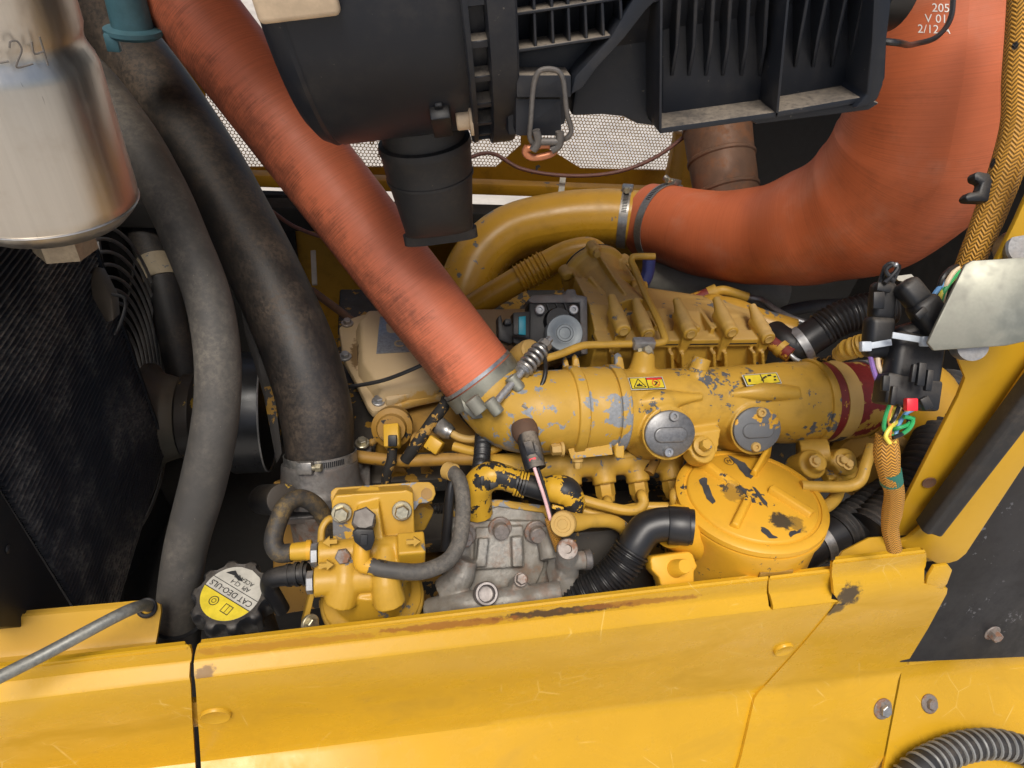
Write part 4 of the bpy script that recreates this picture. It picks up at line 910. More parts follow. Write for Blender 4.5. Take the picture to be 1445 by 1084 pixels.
ex_, ey_ = (vz(592, 497) - vz(531, 497)), None
pc_ = [(536, 447), (596, 444), (600, 494), (531, 498)]
npl = mk('name_plate', MB().prism([vz(u, v, ZV + .002) for u, v in pc_], (0, 0, -.004)), m_plate, t, bevel=.0006)
lx_ = (vz(600, 494) - vz(531, 498)).normalized(); ly_ = VZ.cross(lx_)
mt = MB(); mt.text('C6.6', vz(575, 485, ZV + .0022), lx_, ly_, .019, .001); o_ = vz(560, 462, ZV + .0022)
mt.prism([o_ + lx_ * x + ly_ * y for x, y in ((-.010, -.012), (.03, -.012), (.03, .012), (-.010, .012), (-.014, .008), (-.014, -.008))], (0, 0, -.0012)); mk('raised_lettering', mt, m_beige, npl, flat=True)
# small plate under the hose
mk('small_plate', MB().prism([vz(u, v, ZV - .018) for u, v in ((611, 535), (632, 530), (640, 548), (612, 553))], (0, 0, -.002)), m_plate, t)
tag(mk('fuel_wire', MB().tube([P(440, 552, .76), P(492, 546, .76), P(540, 537, .755), P(580, 522, .75), P(610, 508, .75), P(650, 490, .76)], .0024, 8, 8), m_rubc), 'thin black double wire crossing the valve cover', 'wire')
tag(mk('oil_pipe', MB().tube([P(440, 410, .98), P(470, 432, .97), P(500, 455, .95), P(520, 470, .95)], .006, 12), m_rust), 'rust brown pipe behind the top corner of the valve cover', 'pipe')

# ---- intake manifold
MY, MZ = .50, -.485
def mx(u): return XU(u, MY, MZ)
t = thing('intake_manifold', mx(960) - VZ * .06, 'long yellow cast intake manifold with flaking paint', 'manifold')
mb = MB()
up_ = VZ * .004 + VY * .002
mb.tube([mx(868), mx(900) + up_ * .6, mx(950) + up_, mx(1005) + up_, mx(1060) + up_ * .5, mx(1105), mx(1140)], [.0470, .0430, .0410, .0415, .0455, .0500, .0500], 40, 8)
vc = Vector((0, -.72, .30)).normalized()
cov = []
for (u, v) in ((945, 612), (1068, 606)):
    q = P(u, v, .694 if u < 1000 else .722); cov.append(q); nn = Vector((-.05, -.80, .60)).normalized(); mb.lathe(q - nn * .055, nn, [(.040, 0), (.034, .02), (.0295, .04), (.0300, .0525)], 32)
mb.prism([P(868, 628, .705), P(880, 628, .705), P(905, 612, .705), P(915, 600, .705), P(870, 600, .71)], (0, .03, .0)); mb.prism([P(978, 612, .712), P(1018, 606, .716), P(1012, 640, .716), P(972, 648, .712)], (0, .03, 0)); mb.prism([P(868, 625, .702), P(882, 627, .702), P(882, 648, .702), P(868, 648, .702)], (0, .03, 0))
mb.tube([P(905, 530, .735), P(909, 500, .74)], [.016, .0125], 20, 4)
mb.tube([P(980, 545, .74), P(988, 520, .735)], [.018, .012], 20, 4)
mb.prism([P(955, 548, .742), P(1010, 543, .748), P(1000, 525, .745), P(985, 520, .745)], (0, .02, 0))
mb.tube([P(885, 572, .700), P(930, 566, .704), P(990, 560, .712)], [.006, .012, .004], 14, 6)
mb.tube([P(1030, 556, .722), P(1080, 553, .727), P(1125, 556, .735)], [.004, .011, .008], 14, 6)
mb.lathe(P(992, 634, .705), Vector((0, -.5, .86)), [(.016, -.02), (.0155, .0), (0, .001)], 20)
m_man = paint('manifold_paint', ENG, .38, chip=.36, cs=120, dust=.04, grime=.4, peel=.55, chipcol=(.10, .105, .11))
mk('casting', mb, m_man, t, remesh=.0014, smooth=3)
ce = MB(); ce.lathe(mx(1135), VX, [(.046, 0), (.0525, .001), (.0535, .006), (.0525, .0105), (.048, .012)], 56); mk('end_flange', ce, m_man, t)
lf = MB(); L0 = mx(800); S_ = (mx(870) - mx(800)).length
lf.lathe(L0, VX, [(.042, -.001), (.0505, 0), (.0512, .002), (.0512, S_ * .185), (.0480, S_ * .19), (.0480, S_ * .205), (.0492, S_ * .21), (.0490, S_ * .44), (.0493, S_ * .45), (.0493, S_ * .775), (.0478, S_ * .78), (.0478, S_ * .80), (.0515, S_ * .805), (.0518, S_ * .97), (.0505, S_), (.045, S_ + .001)], 64)
lf.prism([P(800, 628, .70), P(862, 622, .70), P(865, 642, .70), P(806, 648, .70)], (0, .04, 0))
mk('collar', lf, m_chip, t, bevel=.0008, seg=1)
el = MB().tube([mx(812), mx(790), mx(762) + Vector((0, 0, -.001)), P(722, 577, .725), P(700, 560, .730), P(686, 541, .733)], [.0470, .0470, .0475, .0465, .0445, .0430], 48, 10)
el.lathe(P(735, 590, .690), (-.2, -.9, .5), [(.014, -.02), (.013, .004), (.011, .0055), (0, .0055)], 20)
mk('elbow', el, m_chip, t)
for (u, v, d_, r_, ax_) in ((793, 532, .715, 7, -VX), (792, 634, .685, 8, -VX), (815, 650, .675, 6, Vector((0, -.6, -.8)))): mk('bolt', MB().bolt(P(u, v, d_), ax_, px(r_, .7), px(r_ * 1.6, .7), 1.3), m_tan, t)
mk('bolt', MB().bolt(P(992, 630, .700), Vector((0, -.5, .86)), px(8.5, .7), px(12, .7), 1.7), m_eng, t)
for (u0, u1, v0, v1, d_) in ((795, 803, 508, 526, .735), (808, 818, 505, 526, .735), (868, 880, 503, 524, .74)):
    mk('lifting_tab', MB().prism([P(u0, v1, d_), P(u0 + 1, v0 + 4, d_), P((u0 + u1) / 2, v0, d_), P(u1 - 1, v0 + 3, d_), P(u1 + 2, v1, d_)], (0, .008, 0)), m_chip, t, bevel=.001)
for i, (u, v) in enumerate(((945, 612), (1068, 606))):
    q = cov[i]; nn = Vector((-.05, -.80, .60)).normalized(); e_ = (VX - nn * VX.dot(nn)).normalized(); g_ = nn.cross(e_)
    c_ = MB()
    def lobe(rx, ry, h, n=40): return [q + nn * h + e_ * rx * math.cos(2 * math.pi * k / n) + g_ * ry * math.sin(2 * math.pi * k / n) for k in range(n)]
    Vv = []
    for rx, ry, h in ((.0285, .0255, -.006), (.0285, .0255, .0015), (.0268, .0238, .0028)): Vv += lobe(rx, ry, h)
    Ff = [tuple(range(80, 120))] + [(a * 40 + k, a * 40 + (k + 1) % 40, a * 40 + 40 + (k + 1) % 40, a * 40 + 40 + k) for a in (0, 1) for k in range(40)]
    c_.add(Vv, Ff)
    pr_ = [q + nn * .0050 + e_ * x - g_ * .001 + g_ * y for x, y in arcpts(.0105, 0, .0085, -90, 90, 12) + arcpts(-.0105, 0, .0085, 90, 270, 12)]
    m_use = m_cov if i == 0 else paint('half_painted_cover', (.13, .135, .14), .45, chip=.5, cs=40, chipcol=(.55, .29, .025))
    cv = mk('oval_cover', c_, m_use, t)
    em = MB(); em.prism(pr_, -nn * .0042); mk('raised_oval', em, m_use, cv, bevel=.0018, seg=3)
    for s_ in (1, -1): mk('screw', MB().lathe(q + g_ * .0195 * s_ + e_ * .003 * s_ + nn * .002, nn, [(0, 0), (.0056, 0), (.0056, .003), (.0048, .0042), (.0026, .0042), (.0022, .002), (0, .002)], 20), m_steel if i == 0 else m_tan, cv)
# warning stickers lying on the manifold
def sticker(corners, off, name, kind, parent):
    pc = [p for p in corners]; nn = (pc[1] - pc[0]).cross(pc[3] - pc[0]).normalized()
    if nn.dot(CAM - pc[0]) < 0: nn = -nn
    o = pc[3]; a, b = pc[2] - pc[3], pc[0] - pc[3]
    def uvq(mb_, pts, h): mb_.add([o + a * x + b * y + nn * h for x, y in pts], [tuple(range(len(pts)))]); return mb_
    st_ = mk(name, uvq(MB(), [(0, 0), (1, 0), (1, 1), (0, 1)], off), m_lab_w, parent, flat=True)
    k_ = MB(); uvq(k_, [(.03, .06), (.97, .06), (.97, .94), (.03, .94)], off + .0003); mk('sticker_border', k_, m_ink, st_, flat=True)
    y_ = MB(); uvq(y_, [(.05, .1), (.485, .1), (.485, .9), (.05, .9)], off + .0006); uvq(y_, [(.515, .1), (.95, .1), (.95, .9 if kind else .74), (.515, .9 if kind else .74)], off + .0006); mk('sticker_yellow', y_, m_lab_y, st_, flat=True)
    if kind == 0:
        i_ = MB(); 
        for (p_, q_, r_) in (((.10, .18), (.44, .18), .03), ((.10, .18), (.27, .84), .03), ((.44, .18), (.27, .84), .03)):
            d_ = Vector((q_[0] - p_[0], (q_[1] - p_[1]) * .36)); L_ = d_.length; n_ = Vector((-d_.y, d_.x)) / L_ * .011; n2 = (n_.x, n_.y / .36); uvq(i_, [(p_[0] - n2[0], p_[1] - n2[1]), (q_[0] - n2[0], q_[1] - n2[1]), (q_[0] + n2[0], q_[1] + n2[1]), (p_[0] + n2[0], p_[1] + n2[1])], off + .0009)
        uvq(i_, [(.19, .26), (.34, .26), (.36, .36), (.30, .38), (.28, .52), (.24, .40), (.18, .38)], off + .0009)
        uvq(i_, [(.68, .3), (.74, .3), (.82, .55), (.72, .62), (.70, .56), (.76, .52)], off + .0009); uvq(i_, [(.53, .16), (.62, .16), (.62, .2), (.53, .2)], off + .0009); mk('sticker_print', i_, m_ink, st_, flat=True)
        r_ = MB(); n_ = 24; V_ = []
        for k in range(n_):
            th = 2 * math.pi * k / n_
            for rr_ in (.115, .095): V_.append(o + a * (.75 + rr_ * math.cos(th)) + b * (.46 + rr_ * math.sin(th) * 2.6) + nn * (off + .0009))
        r_.add(V_, [(2 * k, 2 * k + 1, 2 * ((k + 1) % n_) + 1, 2 * ((k + 1) % n_)) for k in range(n_)]); uvq(r_, [(.515, .76), (.95, .76), (.95, .9), (.515, .9)], off + .0006); uvq(r_, [(.67, .65), (.685, .68), (.83, .28), (.815, .25)], off + .0009); mk('sticker_red', r_, m_inkr, st_, flat=True)
    else:
        i_ = MB(); rq = random.Random(5)
        for k in range(9): x = .08 + rq.random() * .8; y = .2 + rq.random() * .5; uvq(i_, [(x, y), (x + .08, y + .02), (x + .07, y + .16), (x + .01, y + .14)], off + .0009)
        mk('sticker_print', i_, m_ink, st_, flat=True)
def man_hit(u, v, r):
    d = ray(u, v); o = CAM - mx(960); a, b, c = d.y ** 2 + d.z ** 2, 2 * (d.y * o.y + d.z * o.z), o.y ** 2 + o.z ** 2 - r * r; D = max(0, b * b - 4 * a * c); return CAM + d * ((-b - math.sqrt(D)) / (2 * a))
sticker([man_hit(u, v, .0468) for u, v in ((885, 534), (934, 532.5), (940, 549.5), (890, 551.5))], .001, 'warning_sticker', 0, t)
sticker([man_hit(u, v, .0505) for u, v in ((1046, 530), (1094, 528), (1103, 542), (1053, 546))], .001, 'worn_sticker', 1, t)

# ---- coupling between manifold and charge pipe
def cx_(u): return XU(u, MY, MZ)
t = thing('coupling_hose', cx_(1190) - VZ * .05, 'short painted coupling hose with two clamps at the right end of the manifold', 'hose')
m_coup = paint('flaking_coupling', (.44, .25, .035), .5, chip=.62, cs=42, chipcol=(.17, .016, .014), dust=.25, grime=.3)
mk('red_cuff', MB().lathe(cx_(1146), VX, [(.046, 0), (.0492, .001), (.0492, .013), (.046, .014)], 56), m_maroon, t)
mk('sleeve', MB().tube([cx_(1148), cx_(1195), cx_(1240) + Vector((0, .004, 0)), cx_(1275) + Vector((0, .02, .004))], [.0480, .0480, .0478, .046], 48, 8), m_coup, t)
clamp('hose_clamp', cx_(1168), VX, .0485, .018, 'yellow painted clamp band nearest the manifold end', (0, -.35, -.94), m_tan, True, .0018, 12, None, -1)
clamp('hose_clamp', cx_(1218), VX, .0483, .016, 'yellow and grey painted clamp band at the far end of the coupling', (0, .8, -.6), m_chip, True, .0018, 0)

# ---- ribbed gas cooler casting behind the manifold
GY = .58
def gz(v, y=GY, u=960): return (PY(u, v, y) - CAM).z
zt_, zb_ = gz(480), gz(560)
t = thing('cooler_casting', XU(960, GY, zb_), 'dusty yellow ribbed casting with bolt ears behind the manifold', 'casting')
cb = MB(); xa, xb = XU(842, GY, zt_), XU(1090, GY, zt_); xm = (xa + xb) / 2; hw = (xb.x - xa.x) / 2
cb.prism([Vector((xa.x, GY, zc + zt_)), Vector((xb.x, GY, zc + zt_)), Vector((xb.x + .01, GY - .012, zc + zb_)), Vector((xa.x - .006, GY - .012, zc + zb_))], (0, .09, 0))
cb.box(Vector((xm.x, GY + .002, zc + zt_)), VX * (hw + .002), VY * .010, VZ * .006)      # joint flange
zz = zc + zt_
cb.add([Vector((xa.x, GY - .004, zz)), Vector((xb.x, GY - .004, zz)), Vector((xb.x - .01, GY + .05, zz + .002)), Vector((xa.x, GY + .05, zz + .020)), Vector((xa.x, GY + .12, zz + .016)), Vector((xb.x - .05, GY + .10, zz - .004)), Vector((xa.x, GY + .12, zz - .02)), Vector((xb.x, GY + .12, zz - .02))], [(0, 1, 2, 3), (3, 2, 5, 4), (0, 3, 4, 6), (1, 7, 5, 2), (4, 5, 7, 6), (0, 6, 7, 1)])
ears = [(880, 468), (915, 473), (975, 472), (1033, 470), (1085, 479)]
for (u, v) in ears:
    q = PY(u, v, GY - .016); cb.lathe(q, VY, [(.0085, 0), (.0092, .002), (.0095, .04)], 20); cb.tube([q + Vector((0, .012, .001)), q + Vector((0, .03, .004)), q + Vector((-.002, .055, .014))], [.0095, .009, .005], 14, 4)
    cb.prism([q + Vector((-.0085, .003, 0)), q + Vector((.0085, .003, 0)), q + Vector((.0028, .004, -.048)), q + Vector((-.0028, .004, -.048))], (0, .03, 0))
for u in (862, 897, 945, 960, 1004, 1020, 1060, 1072): 
    a = XU(u, GY - .010, zt_ - .008); b = XU(u + 4, GY - .024, zb_ + .004); cb.bar(a, b, .0044, .018, VY)
for u0, v0, u1, v1 in ((858, 425, 880, 462), (830, 395, 900, 478), (905, 430, 925, 465), (945, 435, 985, 468), (985, 440, 1005, 470)):
    a, b = P(u0, v0, .845), P(u1, v1, .795); cb.bar(a, b, .0055, .014)
mk('casting', cb, m_engd, t, remesh=.0014, smooth=2)
mk('gasket', MB().box(Vector((xm.x, GY + .002, zc + zt_ - .0005)), VX * (hw + .0028), VY * .0108, VZ * .0006), m_black, t)
for (u, v) in ears: q = PY(u, v, GY - .0165); mk('bolt_end', MB().lathe(q, -VY, [(0, 0), (.0055, 0), (.0052, .0012), (.003, .0005), (0, .0005)], 16), m_tan, t)
# duct with round flange
fc = P(838, 388, .915); fn = (P(838, 388, .915) - P(880, 452, .83)).normalized()
t = thing('cooler_inlet', fc, 'yellow funnel shaped inlet with bolted round flange above the ribbed casting', 'duct')
du = MB(); du.lathe(fc, -fn, [(.0, -.002), (.046, -.002), (.048, 0), (.048, .007), (.040, .010), (.033, .03), (.032, .06), (.036, .10), (.042, .13)], 40)
for a_ in (-60, 10, 75, 150, 220):
    e_, g_, _n = frame(fn); dd = e_ * math.cos(math.radians(a_)) + g_ * math.sin(math.radians(a_)); du.lathe(fc + dd * .047, -fn, [(.009, -.003), (.009, .014), (.006, .018)], 16)
for k in range(6):
    e_, g_, _n = frame(fn); a_ = math.radians(k * 60 + 20); dd = e_ * math.cos(a_) + g_ * math.sin(a_); du.bar(fc - fn * .008 + dd * .038, fc - fn * .115 + dd * .036, .004, .012, dd)
mk('casting', du, m_engd, t, remesh=.0014, smooth=2)
mk('gasket', MB().lathe(fc, fn, [(.0, .0022), (.0472, .0022), (.0472, .0036), (0, .0036)], 40), m_black, t)
mk('flange_plate', MB().lathe(fc, fn, [(0, .0038), (.046, .0038), (.045, .008), (.028, .011), (.022, .016), (0, .016)], 40), m_engd, t)
for a_ in (-60, 75, 150): e_, g_, _n = frame(fn); dd = e_ * math.cos(math.radians(a_)) + g_ * math.sin(math.radians(a_)); mk('bolt', MB().bolt(fc + dd * .047 - fn * .018, -fn, .0058, .006, 0), m_tan, t)
lb = MB(); lb.box(P(868, 398, .865), VX * .020, VY * .012, VZ * .010); lb.prism([P(855, 390, .86), P(885, 390, .865), P(885, 405, .865), P(862, 412, .86)], (0, .02, 0)); lb.lathe(P(888, 405, .86), VX, [(.011, 0), (.011, .015), (.008, .016), (.008, .024)], 20)
tag(mk('sensor_boss', lb, m_eng, None, bevel=.002), 'small yellow block with side port beside the round flange', 'block')

# ---- thin yellow pipe and its clip
yp_ = [P(742, 516, .715), P(768, 507, .715), P(790, 500, .72), P(822, 488, .73), P(850, 486.5, .735), P(900, 485, .742), P(930, 484, .746), P(938, 481, .748), P(937, 474, .752), P(930, 455, .765), P(912, 418, .80), P(896, 380, .842), P(891, 368, .852), P(893, 363, .853), P(900, 362, .853), P(924, 362, .855)]
tag(mk('thin_pipe', MB().tube(yp_, [px(5.4, .74)] * 16, 16, 6), m_eng), 'thin bent yellow pipe over the ribbed casting', 'pipe')
t = thing('pipe_clip', P(909, 500, .74), 'bare silver clip and nut holding the thin yellow pipe', 'clip')
mk('clip', MB().box(P(908, 485, .738), VX * .013, VY * .006, VZ * .006), m_steel, t, bevel=.002); mk('nut', MB().bolt(P(911, 497, .735), Vector((.05, -.5, .85)), px(7, .74), px(9, .74), 1.7), m_zinc, t)
t = thing('threaded_stub', P(990, 520, .735), 'hollow grey stub standing on the manifold', 'stub')
a_ = (P(990, 508, .735) - P(983, 528, .737)).normalized(); mk('stub', MB().lathe(P(984, 525, .736), a_, [(.0115, 0), (.0105, .003), (.0105, .016), (.0095, .017), (.0068, .017), (.006, .010), (0, .010)], 28), m_chip, t)

# ---- electric actuator with grey disc
an = Vector((-.08, -.72, .69)).normalized(); apl = Pl(P(790, 462, .775), an)
t = thing('valve_actuator', P(790, 500, .78), 'black electric valve actuator with round grey disc', 'actuator')
mk('housing', slabpx(MB(), apl, [(746, 428), (754, 420), (818, 418), (826, 424), (826, 496), (815, 505), (760, 508), (746, 500)], .035, -.006), m_plas2, t, bevel=.003)
mk('back_plate', slabpx(MB(), apl, [(744, 424), (752, 416), (797, 415), (800, 408), (812, 408), (814, 416), (829, 418), (830, 500), (820, 500), (818, 427), (752, 428)], .045, -.001), m_alu, t, bevel=.002)
dq = apl.at(797, 470, .012)
mk('disc', MB().lathe(dq, an, [(.0228, -.016), (.0228, -.002), (.0222, .0), (.0215, .0008), (.0130, .0008), (.0120, .0002), (.0108, .0002), (.0098, .0012), (.0074, .0012), (.0066, .0002), (.0, .0006)], 56), m_grey, t)
mk('boss', MB().lathe(apl.at(786, 454, -.004), an, [(.017, 0), (.015, .012), (0, .012)], 32), m_plas2, t)
for (u, v) in ((761, 438), (808, 438), (762, 500)): mk('screw', MB().lathe(apl.at(u, v, -.004), an, [(0, 0), (.0062, 0), (.0062, .006), (.005, .007), (.0028, .007), (.0024, .004), (0, .004)], 20), m_steel, t)
for u in (770, 783, 795): mk('housing_rib', slabpx(MB(), apl, [(u, 426), (u + 2, 426), (u + 10, 448), (u + 8, 448)], .006, -.002), m_plas2, t)
ck = MB(); slabpx(ck, apl, [(724, 441), (748, 439), (748, 492), (724, 484)], .03, -.002); slabpx(ck, apl, [(702, 448), (707, 444), (710, 458), (726, 456), (726, 482), (720, 486), (703, 480)], .022, -.006); slabpx(ck, apl, [(712, 450), (722, 449), (722, 458), (712, 459)], .02, .002); mk('plug', ck, m_plas2, t, bevel=.0015)
mk('teal_lock', slabpx(MB(), apl, [(732, 447), (742, 446), (742, 473), (732, 472)], .004, .001), m_teal, t, bevel=.0005)
tag(mk('sensor_wire', MB().tube([P(725, 474, .765), P(742, 478, .755), P(758, 489, .735), P(769, 508, .70), P(770, 522, .690), P(766, 540, .685), P(755, 558, .682), P(745, 571, .680)], px(3.2, .70), 10, 8), m_rubc), 'short black wire from the actuator plug to the brass fitting', 'wire')
t = thing('sensor_fitting', P(733, 590, .685), 'small hex fitting screwed into the manifold elbow', 'fitting')
fa = (P(748, 568, .676) - P(730, 596, .690)).normalized(); mk('hex_nut', MB().hexa(P(737, 582, .682), fa, px(8, .68), px(15, .68)), m_band, t); mk('body', MB().tube([P(722, 606, .695), P(738, 581, .682)], px(9, .69), 18, 2), m_tan, t)
# ---- big sensor with plug hanging from the manifold
t = thing('pressure_sensor', P(742, 610, .675), 'brown capped sensor with black plug and red lock under the manifold elbow', 'sensor')
sa = (P(752, 650, .655) - P(740, 600, .68)).normalized()
mk('collar', MB().lathe(P(739, 600, .678), sa, [(.0, 0), (.0135, 0), (.0142, .004), (.0142, .010), (.0125, .016), (.011, .017), (0, .017)], 32), m_rust, t)
mk('plug', MB().tube([P(744, 614, .667), P(748, 630, .661), P(754, 655, .652), P(756, 662, .650)], [.0105, .0118, .0112, .0112], 10, 4), m_plas, t)
pb_ = MB(); spl = Pl(P(750, 640, .645), -FW); slabpx(pb_, spl, [(738, 624), (750, 621), (756, 640), (744, 644)], .006); slabpx(pb_, spl, [(752, 622), (760, 630), (766, 650), (758, 652)], .006); mk('latch', pb_, m_plas, t, bevel=.001)
mk('red_lock', slabpx(MB(), spl, [(746, 648), (756, 645), (760, 658), (750, 661)], .005, .002), m_redp, t, bevel=.0008)
w1 = MB().tube([P(754, 660, .642), P(759, 675, .640), P(768, 702, .640), P(777, 734, .642)], px(2.6, .64), 10); tag(mk('sensor_lead', w1, m_wp), 'pink and white wire below the red locked plug', 'wire')
w2 = MB().tube([P(759, 660, .644), P(764, 675, .645), P(772, 702, .646), P(779, 732, .645)], px(2.4, .64), 10); tag(mk('sensor_lead', w2, m_wk), 'black wire beside the pink wire below the red locked plug', 'wire')
tag(mk('wire_sleeve', MB().tube([P(776, 732, .645), P(781, 750, .648), P(790, 775, .655)], px(7.5, .65), 16, 8), m_bras2), 'orange braided sleeve taking in the pink wire', 'sleeve')

tag(mk('sender_unit', MB().lathe(P(744, 497, .745), Vector((.25, -.55, .8)), [(.014, -.02), (.014, .004), (.0125, .006), (.0125, .010), (.010, .012), (0, .012)], 24), m_tan), 'beige cylindrical sender just under the actuator plug', 'sensor')
tag(mk('blue_tape', MB().tube([P(916, 366, .862), P(914, 385, .868), P(908, 400, .87)], px(9, .865), 14, 4), plain('blue_tape', (.03, .04, .16), .5)), 'dark blue taped lead at the end of the thin yellow pipe', 'wire')

for pts, r_, m_, lab_ in (([(770, 650, .74), (820, 648, .745), (870, 646, .75), (905, 640, .755)], 7, m_eng, 'straight yellow pipe tucked under the manifold collar'), ([(690, 596, .76), (712, 625, .75), (745, 650, .75), (790, 660, .755)], 8, m_rubc, 'black hose passing under the manifold elbow'), ([(880, 640, .76), (905, 622, .77), (925, 640, .76), (915, 668, .75)], 8, m_dark, 'grimy bent pipe in the first arch of the manifold'), ([(1012, 640, .77), (1030, 618, .78), (1052, 628, .78), (1060, 650, .78)], 9, m_dark, 'grimy bent pipe in the second arch of the manifold'), ([(960, 445, .90), (1000, 452, .89), (1050, 462, .88), (1085, 475, .87)], 6, m_dark, 'thin pipe running behind the bolt ears'), ([(1085, 455, .90), (1110, 440, .91), (1150, 432, .92), (1190, 430, .93)], 9, m_rub, 'dark hose above the silver banded hose'), ([(500, 640, .77), (530, 620, .775), (545, 600, .78), (560, 590, .79)], 5, m_bblk, 'thin spattered lead beside the coolant outlet bolt'), ([(645, 570, .78), (655, 590, .765), (672, 602, .755), (690, 590, .76)], 4, m_wk, 'thin black lead under the spring clamp')):
    tag(mk('service_pipe' if m_ in (m_eng, m_dark) else 'service_hose', MB().tube([P(*p) for p in pts], px(r_, pts[0][2]), 14, 8), m_), lab_, 'pipe' if m_ in (m_eng, m_dark) else 'hose')
# ================================================================== fuel rail and pipes
t = thing('fuel_rail', P(850, 665, .73), 'yellow common fuel rail with four hex nuts below the manifold', 'fuel rail')
RY, RZ = .475, -.548
def rx(u): return XU(u, RY, RZ)
ra = MB(); ra.tube([rx(690), rx(760), rx(820), rx(880), rx(945)], .0165, 24, 6)
noz = [(800, 662), (848, 667), (895, 660), (942, 665)]
for u, v in noz: q = rx(u); ra.tube([q, q + Vector((.002, -.022, -.014))], [.016, .0135], 18, 4)
ra.ball(rx(945), .018)
mk('rail', ra, m_eng, t, remesh=.0016, smooth=5)
pp = []
for u, v in noz:
    q = rx(u); ax_ = Vector((.08, -.72, -.62)).normalized(); s_ = q + ax_ * .024
    nu = MB(); nu.hexa(s_, ax_, .0115, .017); nu.lathe(s_ + ax_ * .016, ax_, [(.0105, 0), (.0095, .006), (.006, .009)], 18); nu.lathe(s_ - ax_ * .004, ax_, [(.0135, 0), (.0135, .005), (.011, .006)], 20); mk('union_nut', nu, m_eng, t); pp.append(s_ + ax_ * .02)
def fpipe(pts, label, r=.0058): return tag(mk('injection_pipe', MB().tube(pts, r, 16, 8), m_eng), label, 'pipe', None)
fpipe([pp[1], P(858, 712, .70), P(862, 730, .705), P(868, 748, .72)], 'short steel fuel pipe dropping from the second rail nut')
fpipe([pp[2], P(906, 700, .70), P(908, 710, .695), P(900, 719, .692), P(880, 720, .690), P(845, 712, .690), P(815, 704, .690), P(795, 702, .692)], 'long yellow fuel pipe running left from the third rail nut')
fpipe([P(955, 716, .71), P(930, 716, .71), P(905, 716, .71), P(870, 722, .705), P(845, 726, .70), P(812, 718, .70), P(790, 712, .70)], 'lower yellow fuel pipe beneath the long one')
fpipe([pp[3], P(952, 700, .70), P(953, 722, .705)], 'fuel pipe from the rail nut next to the filter')
fpipe([pp[0], P(806, 700, .695), P(806, 720, .70)], 'fuel pipe from the leftmost rail nut')
fpipe([P(640, 630, .74), P(668, 637, .735), P(690, 636, .73), P(705, 630, .735)], 'bare bent steel fuel line left of the manifold elbow', .0055)
# dipstick tube with tan knob
t = thing('dipstick', P(850, 738, .67), 'tan dipstick knob on a yellow tube', 'dipstick')
kn = P(795, 739, .632); ka = (P(770, 742, .61) - P(830, 735, .665)).normalized(); ka = (ka * .55 - FW * .75).normalized()
mk('knob', MB().lathe(kn, ka, [(.0, -.005), (.0118, -.005), (.0128, -.003), (.0128, .003), (.0118, .0045), (.0085, .0045), (.0080, .0038), (.0052, .0038), (.0048, .0046), (0, .0046)], 36), m_tan, t)
mk('tube', MB().tube([kn + VX * .003 + VY * .006, P(812, 737, .65), P(835, 735, .66), P(862, 736, .672), P(880, 746, .685), P(890, 770, .70)], [.008, .0095, .0072, .0072, .0072, .0072], 18, 6), m_eng, t)

# ---- quick connectors with flaking paint
t = thing('quick_connector', P(672, 715, .66), 'bulky yellow elbow connector with flaking black patches left of the pink wire', 'connector')
m_qc = paint('flaking_plastic', (.58, .33, .025), .40, chip=.66, cs=50, chipcol=(.02, .02, .021), grime=.1)
mk('elbow', MB().tube([P(676, 725, .675), P(673, 700, .665), P(676, 683, .658), P(692, 672, .655), P(712, 674, .655), P(728, 680, .657)], [px(20, .66), px(21, .66), px(22, .66), px(21, .66), px(18, .66), px(17, .66)], 12, 6), m_qc, t)
for k in range(4): mk('ridge', MB().ring(P(729 + k * 4.2, 681 + k * 1.1, .657), P(760, 690, .657) - P(720, 679, .657), px(10, .66), px(19, .66), .0020, 20), m_qc, t)
mk('collar', MB().tube([P(738, 683, .658), P(772, 693, .660)], px(15.5, .66), 20, 2), m_plas2, t)
fl_ = MB(); plq = Pl(P(690, 690, .640), (-.1, -.7, .7)); slabpx(fl_, plq, [(678, 672), (684, 672), (683, 686), (677, 685)], .004); slabpx(fl_, plq, [(690, 680), (700, 676), (704, 686), (692, 692)], .004); mk('lock_tab', fl_, m_plas2, t, bevel=.001)
t = thing('quick_connector', P(800, 722, .66), 'angular yellow and black connector right of the pink wire', 'connector')
mk('elbow', MB().tube([P(766, 688, .662), P(780, 690, .660), P(797, 694, .658), P(806, 706, .660), P(803, 722, .666), P(800, 740, .675)], [px(15, .66), px(20, .66), px(22, .66), px(20, .66), px(19, .66), px(18, .66)], 10, 5), m_qc, t)
fl_ = MB(); slabpx(fl_, Pl(P(790, 715, .636), (-.1, -.7, .7)), [(780, 712), (796, 716), (795, 722), (779, 718)], .005); mk('lock_tab', fl_, m_qc, t, bevel=.001)
tag(mk('corrugated_tube', MB().tube([P(682, 600, .735), P(681, 625, .72), P(680, 645, .70), P(677, 668, .68)], px(11, .71), 18, 8, step=.0008, prof=lambda L: .0009 * math.sin(L / .0035 * 6.283)), m_rubc), 'short black corrugated tube above the bulky elbow connector', 'tube')

